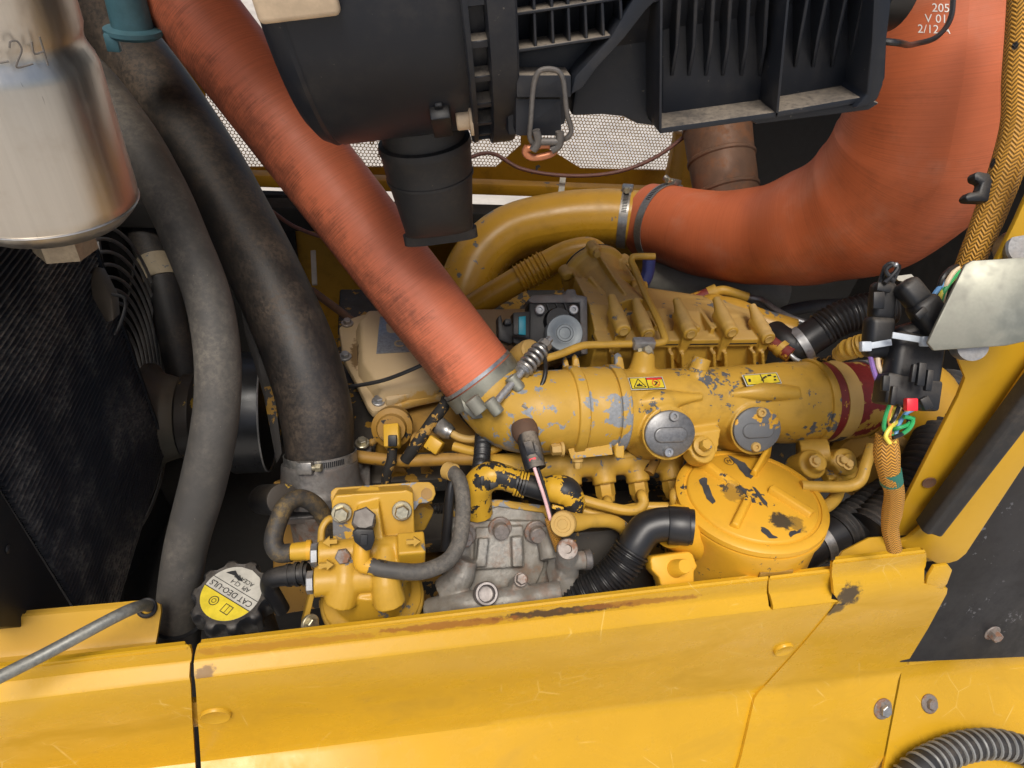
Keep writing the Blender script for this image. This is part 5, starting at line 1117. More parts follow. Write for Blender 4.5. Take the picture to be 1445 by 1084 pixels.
# ================================================================== fuel filter
t = thing('fuel_filter', P(525, 880, .60), 'yellow fuel filter head and bowl behind the long panel', 'fuel filter')
FN = Vector((-.02, -.78, .62)).normalized(); FPl = Pl(P(525, 740, .605), FN)
D0 = .605
bpn = MB(); bpl = Pl(P(530, 700, .632), Vector((-.02, -.55, .83)))
slabpx(bpn, bpl, [(466, 700), (467, 693), (473, 688), (590, 680), (606, 680), (613, 686), (615, 697), (611, 706), (602, 710), (592, 710), (585, 720), (470, 722)], .009)
mk('mounting_plate', bpn, m_chip, t, bevel=.0015)
mk('plate_hole', MB().lathe(bpl.at(602, 697, .0002), bpl.n, [(0, .0), (.0058, .0), (.0058, .0004), (0, .0004)], 20), m_dark, t)
hb = MB()
slabpx(hb, FPl, [(468, 708), (474, 699), (575, 692), (583, 696), (586, 760), (470, 765)], .035, -.004)
cA, cB = P(450, 778, .592), None
def xline(u, o): return Vector((XU(u, o.y, o.z - CAM.z).x, o.y, o.z))
o1 = P(520, 777, .598); hb.tube([xline(450, o1), xline(500, o1), xline(560, o1), xline(596, o1)], .0125, 24, 4)
hb.box(P(580, 786, .606), VX * .0125, VY * .012, VZ * .024)
o2 = P(520, 815, .592); hb.tube([xline(444, o2), xline(500, o2), xline(540, o2)], .0135, 24, 4)
oc_ = P(526, 843, .640)
hb.lathe(oc_, VZ, [(.0, -.004), (.0465, -.004), (.0485, -.002), (.0485, .006), (.038, .012), (.032, .050), (0, .052)], 40)
for (u, v, dx_) in ((487, 822, -.25), (545, 824, .15)): q = P(u, v, .585); hb.tube([q + Vector((0, .03, .012)), q, q + Vector((dx_ * .02, -.010, -.016))], [.012, .0135, .0150], 18, 5)
hb.prism([P(505, 720, .60), P(535, 718, .60), P(545, 790, .592), P(500, 790, .592)], (0, .03, 0))
mk('head', hb, m_cap if False else paint('filter_head_paint', (.56, .315, .025), .38, chip=.24, cs=80, chipcol=(.15, .15, .15), dust=.1, grime=.25), t, remesh=.0013, smooth=3)
mk('flange_ring', MB().lathe(oc_, VZ, [(.045, -.006), (.0500, -.006), (.0510, -.004), (.0510, .001), (.0495, .003), (.042, .006)], 56), m_eng, t)
mk('bowl', MB().lathe(oc_ - VZ * .004, -VZ, [(.0465, 0), (.0470, .002), (.0455, .010), (.042, .045), (.034, .075), (0, .078)], 48), m_pipe, t)
for (u, v) in ((482, 724), (567, 721)): mk('bolt', MB().bolt(FPl.at(u, v, .000), FN, px(10.5, .6), px(12, .6), 1.35), m_zinc, t)
sq = MB(); sa_ = Vector((.0, -.45, .89)).normalized(); s0_ = P(514, 737, .585); sq.lathe(s0_, sa_, [(.0095, -.012), (.0095, -.004), (.0105, 0), (.0108, .006), (.0095, .009)], 24); sq.hexa(s0_ + sa_ * .008, sa_, .0112, .010); mk('hex_plug', sq, metal('worn_hex', (.16, .145, .13), .55, .5, (.12, .09, .07), .7), t)
mk('stem', MB().tube([s0_ - sa_ * .008, P(513, 752, .582)], .0055, 16, 2), m_alu, t)
mk('vent_plug', MB().hexa(P(484, 784, .580), FN, px(11, .58), .005, .1), m_rustb, t)
qq = MB().tube([P(512, 752, .580), P(511, 770, .576), P(510, 785, .574), P(512, 796, .574), P(523, 799, .575)], [px(9, .58), px(12, .58), px(12, .58), px(12, .58), px(11.5, .58)], 14, 6); mk('elbow_connector', qq, m_cap, t)
kq = MB(); kpl = Pl(P(512, 765, .560), FN); slabpx(kq, kpl, [(497, 752), (503, 747), (527, 748), (529, 762), (524, 776), (516, 778), (500, 765)], .008); kk = mk('black_clip', kq, m_plas2, t, bevel=.001); mk('clip_window', slabpx(MB(), kpl, [(509, 755), (519, 755), (518, 770), (508, 769)], .004, .002), m_black, kk, bevel=.0006)
for (u, v, o_) in ((444, 777, o1), (438, 807, o2)): mk('hex_collar', MB().hexa(xline(u + 4, o_) - VX * 0, -VX, .0105, .006), m_steel, t)
# arrows cast on the head
for (u, v, s_) in ((466, 765, -1), (460, 798, 1), (583, 765, 1)):
    q = P(u, v, .570 if v > 790 else .577); e_ = VX * s_; g_ = Vector((0, .62, .78)); 
    ar = MB(); ar.prism([q + e_ * a_ + g_ * b_ for a_, b_ in ((-.006, -.0018), (.0005, -.0018), (.0005, -.0045), (.0065, 0), (.0005, .0045), (.0005, .0018), (-.006, .0018))], Vector((0, .003, -.002))); mk('cast_arrow', ar, m_eng, t)
st_ = MB().prism([P(441, 826, .60), P(447, 828, .60), P(432, 890, .61), P(424, 888, .61)], (0, .012, .0)); mk('strap_bracket', st_, m_eng, t, bevel=.001); mk('bolt', MB().bolt(P(438, 880, .60), Vector((.6, -.6, .5)), px(9, .6)), m_zinc, t)
mk('side_strap', MB().tube([P(453, 765, .60), P(455, 745, .602), P(464, 733, .606), P(474, 733, .61)], .0035, 10), m_eng, t)
# hoses of the filter
hD = MB().tube([P(522, 799, .575), P(548, 804, .576), P(589, 807, .580), P(614, 801, .585), P(634, 789, .592), P(648, 765, .60), P(653, 728, .612), P(652, 694, .622), P(646, 674, .630), P(636, 665, .638)], px(11.5, .59), 20, 10)
t2 = thing('fuel_hose', P(590, 807, .58), 'black rubber fuel hose looping from the filter up past the grey pump', 'hose')
mk('hose', hD, m_rubd, t2); mk('end_cap', MB().tube([P(640, 667, .635), P(631, 664, .642)], px(12.5, .64), 18, 2), m_tan, t2); mk('painted_sleeve', MB().tube([P(521, 799, .5752), P(545, 803.5, .5760)], px(12.0, .575), 20, 2), m_qc, t2)
tag(mk('drain_hose', MB().tube([P(640, 668, .655), P(636, 690, .652), P(632, 730, .655), P(628, 775, .665)], px(7, .655), 14), m_rubc), 'thin black tube hanging behind the looping fuel hose', 'hose')
t2 = thing('fuel_hose', P(390, 780, .60), 'short black paint spattered fuel hose arching left of the fuel filter', 'hose')
mk('hose', MB().tube([P(412, 780, .592), P(394, 780, .592), P(386, 766, .594), P(393, 735, .602), P(404, 713, .610), P(423, 703, .620), P(444, 712, .630), P(458, 731, .64), P(470, 752, .65)], px(13, .60), 20, 10), rubber('spattered_rubber', col=(.03, .028, .026), dust=.7, dustcol=(.30, .19, .05), sc=30), t2)
mk('connector', MB().tube([P(440, 777, .596), P(424, 778, .594), P(410, 779, .592)], [px(14, .6), px(13, .6), px(12, .6)], 16, 4), m_qc, t2); mk('lock_ring', MB().ring(P(436, 777, .596), VX, .004, px(15, .6), .004, 24), m_cap, t2)
t2 = thing('fuel_connector', P(400, 812, .60), 'black plastic elbow connector on the lower left port of the filter', 'connector')
mk('body', MB().tube([P(436, 808, .590), P(415, 811, .590), P(392, 814, .590), P(382, 818, .592), P(380, 828, .596), P(390, 846, .605), P(398, 860, .615)], [px(13, .59), px(15, .59), px(14, .59), px(13, .59), px(12, .6), px(11, .6), px(11, .6)], 20, 8), m_plas2, t2)
for u in (408, 420, 430): mk('ring', MB().ring(P(u, 811 - (u - 415) * .12, .590), P(440, 807, .59) - P(400, 813, .59), px(10, .59), px(17 if u != 408 else 16, .59), .003, 28), m_plas2, t2)

# ================================================================== grey high pressure pump
t = thing('fuel_pump', P(700, 868, 0.656), 'dirty grey cast metal fuel pump between the filter and the ribbed black hose', 'pump')
PN = Vector((.0, -.62, .78)).normalized(); pq = Pl(P(710, 780, 0.658), PN)
mb = MB()
slabpx(mb, pq, [(633, 722), (700, 708), (768, 716), (772, 742), (768, 775), (640, 780)], .030, -.016)
slabpx(mb, pq, [(648, 735), (762, 735), (768, 800), (745, 850), (640, 858), (640, 800)], .045, -.010)
slabpx(mb, pq, [(672, 745), (738, 742), (740, 800), (668, 805)], .03, -.004)
slabpx(mb, pq, [(676, 760), (690, 760), (686, 800), (672, 800)], .03, .004); slabpx(mb, pq, [(722, 758), (737, 757), (738, 800), (724, 800)], .03, .004)
slabpx(mb, pq, [(632, 790), (680, 780), (760, 780), (800, 800), (800, 845), (770, 862), (640, 870), (610, 862), (630, 840)], .05, -.018)
pa_ = P(612, 858, 0.636); mb.tube([P(606, 862, 0.645), P(640, 856, 0.636), P(700, 850, 0.634), P(790, 838, 0.643)], [.0125, .0135, .0135, .0130], 20, 4)
mb.tube([P(800, 810, 0.661), P(800, 790, 0.650), P(800, 776, 0.640)], [.0125, .0115, .0105], 20, 4); mb.tube([P(800, 792, 0.650), P(826, 790, 0.654)], .0095, 18, 3)
mb.prism([P(778, 840, 0.645), P(795, 800, 0.645), P(812, 805, 0.650), P(810, 845, 0.650)], (0, .03, 0))
mb.lathe(P(735, 830, 0.632), PN, [(.0095, -.02), (.009, 0), (0, .001)], 20); mb.tube([P(660, 790, 0.645), P(650, 815, 0.645), P(630, 835, 0.650)], [.010, .014, .016], 16, 4); mb.tube([P(768, 745, 0.677), P(775, 790, 0.664)], .010, 12, 3); mb.tube([P(652, 745, 0.677), P(650, 800, 0.661)], .012, 12, 3)
mk('casting', mb, m_pump, t, remesh=.0013, smooth=2)
mk('top_flange', slabpx(MB(), pq, [(634, 724), (640, 718), (698, 705), (706, 705), (774, 714), (778, 726), (772, 733), (768, 724), (704, 715), (640, 730)], .018, -.012), m_chip, t, bevel=.0015)
for (u, v, r_) in ((706, 747, 14), (757, 752, 14), (655, 757, 12)):
    hq = MB(); q = pq.at(u, v, -.002); ax_ = Vector((0, -.85, .5)).normalized(); hq.lathe(q - ax_ * .004, ax_, [(.0125, 0), (.0125, .003), (.0115, .004)], 24); hq.lathe(q, ax_, [(.0, 0), (.0085, 0), (.0085, .008), (.0075, .0092), (0, .0092)], 20); mk('bolt', hq, m_rustb, t)
mk('bolt', MB().bolt(P(735, 818, 0.627), Vector((0, -.45, .9)), px(9, .58), px(10, .58), 1.2), m_rustb, t)
pv = P(800, 775, 0.639); mk('socket_plug', MB().lathe(pv, Vector((-.05, -.55, .83)), [(0, 0), (.0108, 0), (.0108, .003), (.0098, .0042), (.0045, .0042), (.0040, .001), (0, .001)], 28), m_rustb, t)
mk('side_bung', MB().lathe(P(824, 790, 0.653), VX, [(.0105, 0), (.0105, .006), (.009, .0075), (0, .0075)], 24), m_alu, t)
pr_ = P(686, 838, 0.615); ax_ = Vector((0, -.5, .87)).normalized(); mk('open_port', MB().lathe(pr_, ax_, [(.0115, -.012), (.0115, .003), (.0105, .0042), (.0085, .0042), (.0075, .002), (.0072, -.006), (0, -.006)], 32), metal('port_ring', (.22, .20, .19), .35, .4, (.09, .07, .06), .7), t)

# ================================================================== oil filter canister
FO = P(1059, 703, .690); OA = Vector((-.068, .143, .987)).normalized(); lidpl = Pl(FO, OA)
zt0 = FO.z
sta = [(lidpl.at(1103, 735, .007), .017, (.03, .027, .022), .95), (lidpl.at(1036, 695, .007), .02, (.14, .09, .03), .55), (lidpl.at(1122, 738, .007), .016, (.06, .045, .02), .6)]
m_capx = paint('canister_lid_paint', (.66, .345, .022), .40, chip=.09, cs=120, chipcol=(.05, .052, .055), dust=.04, grime=.15, stains=sta)
t = thing('oil_filter', FO - OA * .13, 'large yellow oil filter canister with scuffed ribbed lid', 'oil filter')
R0 = .0790
mk('housing', MB().lathe(FO, OA, [(.075, -.115), (.0755, -.05), (.0765, -.022), (R0 + .001, -.012), (R0 + .001, -.0065), (.068, -.006)], 72), m_capx, t)
lidp = [(R0 - .001, -.006), (R0 + .0005, -.0045), (R0 + .0005, .001), (R0 - .003, .0035), (R0 - .0075, .004), (R0 - .0082, .0025), (R0 - .0105, .0025), (R0 - .0115, .0045), (.066, .0055), (.02, .0075), (0, .0078)]
lid = mk('lid', MB().lathe(FO, OA, lidp, 80), m_capx, t)
zl = FO.z + .0068 - CAM.z
for (a, b, h_, w_) in (((988, 652), (1040, 688), .0075, .016), ((1083, 640), (1062, 672), .016, .009), ((1086, 692), (1146, 726), .0075, .016), ((1054, 708), (1036, 744), .009, .012)):
    pa_, pb_ = lidpl.at(*a, .0068), lidpl.at(*b, .0068); u_ = (pb_ - pa_).normalized(); sd_ = OA.cross(u_) * w_ / 2; rb = MB()
    rb.add([pa_ - sd_ - OA * .003, pa_ + sd_ - OA * .003, pb_ + sd_ - OA * .003, pb_ - sd_ - OA * .003, pa_ - sd_ * .5 + OA * h_, pa_ + sd_ * .5 + OA * h_, pb_ + sd_ * .5 + OA * h_ * .55, pb_ - sd_ * .5 + OA * h_ * .55], [(3, 2, 1, 0), (4, 5, 6, 7), (0, 1, 5, 4), (2, 3, 7, 6), (1, 2, 6, 5), (3, 0, 4, 7)]); mk('lid_rib', rb, m_capx, lid, bevel=.0018, seg=3)
m_scr = plain('bare_primer', (.05, .052, .056), .55)
# scraped patches on the lid
for pts in ([(1027, 640), (1034, 642), (1052, 652), (1064, 668), (1060, 675), (1052, 672), (1040, 655)], [(986, 676), (994, 672), (999, 674), (995, 680), (1000, 684), (1010, 706), (1007, 710), (998, 702), (993, 690)], [(1062, 687), (1066, 688), (1082, 708), (1083, 716), (1078, 712)], [(1086, 690), (1104, 696), (1122, 700), (1121, 702), (1100, 699), (1085, 693)], [(1074, 742), (1082, 744), (1090, 753), (1098, 755), (1098, 758), (1086, 757), (1076, 750)], [(1114, 750), (1120, 747), (1128, 748), (1132, 744), (1130, 750), (1116, 756)], [(1031, 671), (1038, 678), (1050, 690), (1058, 704), (1048, 694), (1036, 680)]):
    q_ = [lidpl.at(u, v, .008) for u, v in pts]; c_ = sum(q_, Vector()) / len(q_); jag = []
    for i_ in range(len(q_)):
        a_, b_ = q_[i_], q_[(i_ + 1) % len(q_)]
        for k_ in range(3): jag.append(a_.lerp(b_, k_ / 3) + Vector((random.uniform(-.0008, .0008), random.uniform(-.0008, .0008), 0)))
    def onlid(p):
        q = p - FO; r_ = (q - OA * q.dot(OA)).length; h_ = (.0078 - .0023 * max(0, r_ - .02) / .046 if r_ < .066 else .0046) + .0003; return p + OA * (h_ - q.dot(OA))
    jag = [onlid(p) for p in jag]; c_ = onlid(c_)
    mk('scraped_patch', MB().add([c_] + jag, [(0, i_ + 1, (i_ + 1) % len(jag) + 1) for i_ in range(len(jag))]), m_scr, lid, flat=True)
lg_ = MB(); q = lidpl.at(1029, 651, .0072); 
V_ = []; n_ = 28
for k in range(n_):
    th = 2 * math.pi * k / n_
    for r_ in (.0058, .0051): V_.append(q + VX * r_ * math.cos(th) + VY * r_ * math.sin(th))
lg_.add(V_, [(2 * k, 2 * k + 1, 2 * ((k + 1) % n_) + 1, 2 * ((k + 1) % n_)) for k in range(n_)]); lg_.text('M', q, VX, VY, .007); mk('moulded_emblem', lg_, m_ink, lid, flat=True)
nt_ = P(1088, 806, .655); ax0 = FO + OA * (nt_ - FO).dot(OA); rad = (nt_ - ax0).normalized(); tg_ = OA.cross(rad)
mk('notch', MB().box(ax0 + rad * .0752, tg_ * .018, OA * .009, rad * .0012), m_dark, t, bevel=.0008)
for k, (u, v) in enumerate(((968, 815), (1000, 830))): pass
mk('port_neck', MB().tube([FO + Vector((-.05, -.02, -.045)), P(950, 742, .665)], .0235, 24, 2), m_cap, t)
# bracket block with stud
bpl2 = Pl(P(950, 800, .645), Vector((-.02, -.60, .80)))
t = thing('filter_bracket', P(950, 830, .59), 'small yellow bracket with upright stud beside the oil filter', 'bracket')
bb = MB(); slabpx(bb, bpl2, [(918, 790), (921, 785), (972, 778), (978, 782), (985, 800), (980, 806), (980, 826), (934, 830), (930, 815), (920, 805)], .018); mk('block', bb, m_cap, t, bevel=.0025, seg=3)
sn = Vector((.15, -.45, .88)).normalized(); mk('stud', MB().lathe(bpl2.at(953, 802, -.001), sn, [(.0095, 0), (.0088, .002), (.0072, .016), (.0066, .0172), (0, .0172)], 24), m_cap, t)

# ---- black elbow and ribbed hose to the filter
ep = [P(978, 744, 0.650), P(962, 742, 0.652), P(935, 740, 0.654), P(912, 747, 0.654), P(897, 766, 0.652), P(888, 782, 0.652)]
t = thing('breather_elbow', P(900, 760, 0.650), 'smooth black rubber elbow plugged into the oil filter', 'hose')
mk('elbow', MB().tube(ep, [px(25, .65), px(25, .65), px(24, .65), px(24, .65), px(23.5, .65), px(23, .65)], 32, 10), m_rubc, t)
mk('cuff', MB().tube([P(942, 741, 0.654), P(972, 743, 0.651)], px(27, .65), 36, 2), m_rubc, t, bevel=.0012)
def corr(p, a): return lambda L: a * math.cos(2 * math.pi * L / p)
tag(mk('corrugated_hose', MB().tube([P(890, 778, 0.652), P(876, 800, 0.652), P(852, 822, 0.653), P(822, 840, 0.656), P(790, 856, 0.662), P(740, 880, 0.670)], px(25, .65), 32, 8, step=.0006, prof=corr(.0040, .0011)), m_rubc), 'black corrugated hose dipping below the oil filter elbow', 'hose')
mk('rim', MB().torus(P(891, 777, 0.652), P(876, 800, 0.652) - P(897, 766, 0.652), px(25.5, .65), .0012, 36, 8), m_rubc, t)
# ---- right corrugated hose
rc = [P(1120, 785, 0.730), P(1153, 766, 0.735), P(1182, 751, 0.740), P(1213, 730, 0.750), P(1245, 708, 0.760), P(1275, 687, 0.780), P(1300, 655, 0.810)]
t = thing('ribbed_hose', P(1150, 768, 0.735), 'thick black ribbed hose behind the oil filter on the right', 'hose')
mk('cuff', MB().tube([rc[0], rc[1], P(1184, 750, 0.741)], px(27.5, .74), 32, 8), m_rubc, t)
mk('corrugated_part', MB().tube([P(1180, 752, 0.740)] + rc[3:], px(27.5, .74), 36, 8, step=.0010, prof=corr(.0080, .0020)), m_rub, t)
clamp('hose_clamp', P(1156, 764.5, 0.735), rc[2] - rc[1], px(28.2, .736), .011, 'narrow steel band on the smooth cuff of the ribbed hose', (0, 0, -1), m_band, False, .001, 0)
tag(mk('ribbed_hose', MB().tube([P(1340, 540, .80), P(1330, 600, .77), P(1310, 650, .74), P(1280, 700, .73), P(1230, 750, .72)], px(30, .76), 30, 8, step=.0012, prof=corr(.0080, .0018)), m_rub), 'dark ribbed hose in shade beside the door post', 'hose')
# ---- grey spiral hose in the corner
sp_ = [P(u_, v_, (hit(lrm, u_, min(v_, 1100))[0] - CAM).dot(FW) - .021) for u_, v_ in ((1290, 1090), (1325, 1068), (1370, 1052), (1420, 1052), (1470, 1072))]
sp_ = [P(1240, 1150, (sp_[0] - CAM).dot(FW))] + sp_ + [P(1515, 1115, (sp_[-1] - CAM).dot(FW))]
t = thing('spiral_hose', P(1320, 1080, .5), 'black hose wrapped in grey spiral at the bottom right corner', 'hose')
mk('hose', MB().tube(sp_, px(27, .575), 28, 10), m_rub, t)
cs_, pr2 = spline(sp_, 16); cs_, pr2 = resample(cs_, pr2, .00055)
spir = []; e_ = (cs_[1] - cs_[0]).orthogonal().normalized(); L = 0
for i in range(1, len(cs_)):
    tt_ = (cs_[i] - cs_[i - 1]); L += tt_.length; tt_.normalize(); e_ = (e_ - tt_ * e_.dot(tt_)).normalized(); g_ = tt_.cross(e_); a_ = L / .0115 * 2 * math.pi; spir.append(cs_[i] + (e_ * math.cos(a_) + g_ * math.sin(a_)) * px(27.5, .575))
mk('spiral', MB().tube(spir, .0021, 6, 1), plain('grey_spiral', (.20, .20, .19), .4), t)
# ================================================================== wiring on the right
plb = Pl(P(1380, 430, .510), (-.35, -.75, .55))
t = thing('mounting_bracket', P(1380, 490, .55), 'plated steel bracket plate at the right edge below the braided loom', 'bracket')
mk('plate', slabpx(MB(), plb, [(1362, 374), (1372, 368), (1500, 360), (1500, 470), (1420, 488), (1318, 495), (1309, 484), (1320, 460)], .004), m_bracket, t, bevel=.001)
q = plb.at(1425, 350, -.010); mk('spacer', MB().lathe(plb.at(1428, 352, -.03), plb.n, [(.015, 0), (.015, .018), (.0135, .0195), (0, .0195)], 32), m_band, t); mk('standoff', MB().lathe(plb.at(1360, 488, -.022), plb.n, [(.012, 0), (.012, .014), (0, .014)], 28), m_band, t)
t = thing('wiring_loom', P(1365, 372, .56), 'yellow braided wiring loom hanging down the right edge', 'loom')
lp_ = [P(1450, -40, .50), P(1446, 40, .505), P(1440, 110, .51), P(1438, 170, .515), P(1420, 240, .525), P(1398, 300, .535), P(1380, 345, .545), P(1366, 378, .555)]
mk('sleeve', MB().tube(lp_, [.0125, .0128, .0125, .0125, .0125, .0120, .0112, .0105], 28, 10), m_bras, t)
fan_ = [(m_wg, 1352, 385, 1330, 415, 1322, 450), (m_wy, 1346, 392, 1324, 425, 1326, 452), (m_wb, 1338, 395, 1316, 420, 1318, 440), (m_wc, 1358, 388, 1344, 418, 1332, 440), (m_wc, 1350, 380, 1336, 400, 1328, 432), (m_wk, 1344, 378, 1330, 392, 1320, 425), (m_wo, 1360, 395, 1350, 425, 1338, 445)]
for m_, a, b, c, d, e, f_ in fan_: mk('wire', MB().tube([P(1366, 374, .556), P(a, b, .552), P(c, d, .548), P(e, f_, .556), P(e - 14, f_ + 30, .575)], px(3.4, .55), 8, 6), m_, t)
ck = MB(); cpl = Pl(P(1385, 262, .52), -FW); slabpx(ck, cpl, [(1375, 245), (1381, 241), (1398, 244), (1402, 255), (1396, 285), (1366, 284), (1362, 278), (1368, 271), (1382, 270), (1386, 258), (1376, 254)], .010); tag(mk('loom_clip', ck, m_conn, None, bevel=.002), 'small black forked clip under the braided loom', 'clip')
# plugs
def obox(mb, a, b, w_, th, up=-FW):      # box along a-b
    a, b = Vector(a), Vector(b); t_ = (b - a).normalized(); n_ = (Vector(up) - t_ * Vector(up).dot(t_)).normalized(); s_ = t_.cross(n_); return mb.box((a + b) / 2, t_ * (b - a).length / 2, s_ * w_ / 2, n_ * th / 2)
t = thing('wire_plug', P(1238, 505, .56), 'upright black plug with looped wires at its top', 'connector')
a0, a1, a2 = P(1247, 398, .560), P(1243, 445, .562), P(1236, 505, .565)
m_ = MB(); obox(m_, a0, P(1242, 452, .562), px(32, .56), px(26, .56)); mk('upper_body', m_, m_conn, t, bevel=.0055, seg=4); m_ = MB(); obox(m_, P(1241, 446, .562), a2, px(38, .56), px(30, .56)); mk('lower_body', m_, m_conn, t, bevel=.0065, seg=4)
m_ = MB(); obox(m_, P(1240, 412, .545), P(1239, 436, .546), px(16, .55), px(5, .55)); obox(m_, P(1248, 400, .548), P(1246, 412, .548), px(20, .55), px(5, .55)); mk('latch', m_, m_conn, t, bevel=.001)
for (pts) in ([(1240, 402), (1246, 386), (1250, 376), (1258, 372), (1266, 378), (1256, 392), (1248, 400)], [(1258, 402), (1264, 388), (1268, 376), (1260, 374), (1250, 382), (1260, 396)]): mk('looped_wire', MB().tube([P(x, y, .556 - .002 * i) for i, (x, y) in enumerate(pts)], px(3.2, .55), 8, 6), m_wk, t)
mk('wire_end', MB().ball(P(1264, 374, .548), px(4, .55)), m_steel, t)
def ziptie(a, b, d_, label, hu, hv):
    tt = thing('zip_tie', P((a[0] + b[0]) / 2, (a[1] + b[1]) / 2, d_), label, 'zip tie'); m_ = MB(); m_.bar(P(*a, d_), P(*b, d_), px(9, d_), .0016, FW); mk('strap', m_, m_white, tt, bevel=.0005); m_ = MB(); m_.box(P(hu, hv, d_ - .002), RW * px(7, d_), DW * px(7, d_), FW * .003); mk('head', m_, m_white, tt, bevel=.001); return tt
ziptie((1222, 489), (1258, 483), .5475, 'white zip tie around the upright black plug', 1221, 489)
ziptie((1259, 473), (1308, 481), .5345, 'white zip tie around the big black plug', 1306, 482)
t = thing('wire_plug', P(1300, 440, .56), 'slanting black plug tucked behind the plated bracket', 'connector')
m_ = MB(); obox(m_, P(1274, 398, .548), P(1300, 430, .546), px(32, .57), px(30, .57)); mk('rear_body', m_, m_conn, t, bevel=.006, seg=4); m_ = MB(); obox(m_, P(1296, 422, .546), P(1328, 470, .545), px(40, .57), px(34, .57)); mk('front_body', m_, m_conn, t, bevel=.007, seg=4); m_ = MB(); obox(m_, P(1293, 448, .530), P(1306, 436, .530), px(10, .56), px(6, .56)); mk('latch', m_, m_conn, t, bevel=.001)
mk('tag_strip', slabpx(MB(), Pl(P(1282, 392, .560), -FW), [(1262, 390), (1286, 387), (1294, 395), (1290, 400), (1268, 396)], .002), m_lab_w, t)
t = thing('wire_plug', P(1278, 575, .55), 'big black plug block with red lock at its foot', 'connector')
m_ = MB(); obox(m_, P(1285, 455, .560), P(1292, 478, .560), px(58, .555), px(40, .555)); obox(m_, P(1293, 472, .558), P(1281, 545, .556), px(72, .555), px(42, .555)); mk('body', m_, m_conn, t, bevel=.009, seg=4)
m_ = MB(); obox(m_, P(1282, 532, .554), P(1276, 575, .553), px(78, .555), px(36, .555)); mk('skirt', m_, m_conn, t, bevel=.003)
for (u, v, u2, v2, w_) in ((1301, 512, 1297, 545, 11), (1312, 522, 1308, 552, 9), (1290, 514, 1286, 540, 6), (1250, 530, 1248, 552, 10), (1262, 545, 1258, 572, 8), (1312, 566, 1300, 572, 18)): m_ = MB(); obox(m_, P(u, v, .531), P(u2, v2, .531), px(w_, .53), px(8, .53)); mk('rail', m_, m_conn, t, bevel=.001)
mk('red_lock', MB().box(P(1285, 571, .527), RW * px(8, .53), DW * px(9, .53), FW * .003), m_redp, t, bevel=.001)
# wires out of the plugs
t = thing('wire_bundle', P(1262, 610, .55), 'bundle of green, yellow and black wires below the big plug', 'wires')
for m_, pts in ((m_wg, [(1255, 572), (1249, 590), (1248, 606), (1262, 616), (1282, 606), (1288, 592), (1275, 588)]), (m_wy, [(1282, 578), (1270, 592), (1256, 604), (1250, 616), (1256, 626)]), (m_wy, [(1262, 574), (1256, 592), (1262, 606), (1262, 626)]), (m_wk, [(1268, 575), (1262, 590), (1250, 602), (1248, 614)]), (m_wk, [(1275, 577), (1282, 592), (1276, 610), (1260, 618)]), (m_wo, [(1258, 572), (1254, 586), (1256, 604), (1254, 622)]), (m_wc, [(1270, 575), (1260, 594), (1254, 610)]), (m_wg, [(1289, 590), (1280, 600), (1268, 604), (1256, 608), (1250, 616)]), (m_wb, [(1288, 578), (1278, 584), (1268, 600), (1262, 620)])):
    rj = random.Random(len(pts) + pts[0][0]); mk('wire', MB().tube([P(x, y, .545 + rj.uniform(-.008, .006)) for x, y in pts], px(2.9, .545), 8, 6), m_, t)
for m_, lab_, pts in ((m_wu, 'purple wire below the upright plug', [(1228, 503), (1232, 520), (1238, 538), (1242, 552)]), (m_wc, 'cream wire below the upright plug', [(1238, 503), (1240, 518), (1246, 530), (1250, 540)]), (m_bras2, 'orange wire below the upright plug', [(1252, 500), (1248, 512), (1246, 530), (1250, 548)])):
    tag(mk('plug_wire', MB().tube([P(x, y, .562) for x, y in pts], px(3.4, .56), 8, 6), m_), lab_, 'wire')
t = thing('wiring_loom', P(1258, 740, .60), 'fat yellow braided sleeve with green tape hanging right of the oil filter', 'loom')
lq = [P(1251, 612, .548), P(1251, 640, .552), P(1255, 668, .560), P(1262, 695, .572), P(1259, 722, .588), P(1256, 745, .60), P(1262, 775, .61)]
mk('sleeve', MB().tube(lq, [px(14, .55), px(17, .55), px(14.5, .56), px(13, .57), px(13, .59), px(11, .6), px(10, .61)], 28, 8), m_bras2, t); mk('tape', MB().tube([P(1255, 663, .558), P(1258, 680, .5655)], px(15, .56), 24, 2), m_tape, t)

# ---- hoses and castings behind the coupling
t = thing('intake_hose', P(1130, 480, .80), 'black corrugated hose with silver band behind the coupling', 'hose')
mk('elbow', MB().tube([P(1092, 470, .84), P(1105, 482, .82), P(1122, 489, .815), P(1145, 476, .81), P(1165, 462, .805)], [px(19, .82), px(21, .82), px(24, .82), px(24, .81), px(24, .81)], 28, 8), m_rubc, t)
mk('corrugated_part', MB().tube([P(1158, 466, .806), P(1185, 450, .80), P(1215, 440, .795), P(1260, 432, .79)], px(24, .80), 30, 8, step=.0007, prof=corr(.0055, .0012)), m_rubc, t)
clamp('hose_clamp', P(1131, 486, .8125), P(1145, 476, .81) - P(1122, 489, .815), px(24.6, .812), .010, 'bright silver band on the black hose behind the coupling', (0, 0, -1), m_steel, False, .0012, 0)
tag(mk('brake_pipe', MB().tube([P(1055, 420, .93), P(1075, 424, .92), P(1095, 438, .90), P(1118, 450, .88), P(1150, 460, .87)], px(5, .9), 12, 8), m_steel), 'bright bent steel tube in front of the dark gap', 'pipe')
tag(mk('maroon_hose', MB().tube([P(900, 440, .95), P(930, 434, .94), P(965, 428, .93), P(1000, 416, .925), P(1008, 412, .925)], px(10, .93), 20, 8), m_maroon), 'dark red rubber hose flecked with yellow behind the ribbed casting', 'hose')
t = thing('feed_pipe', P(1030, 412, .92), 'yellow curved pipe stub at the end of the dark red hose', 'pipe')
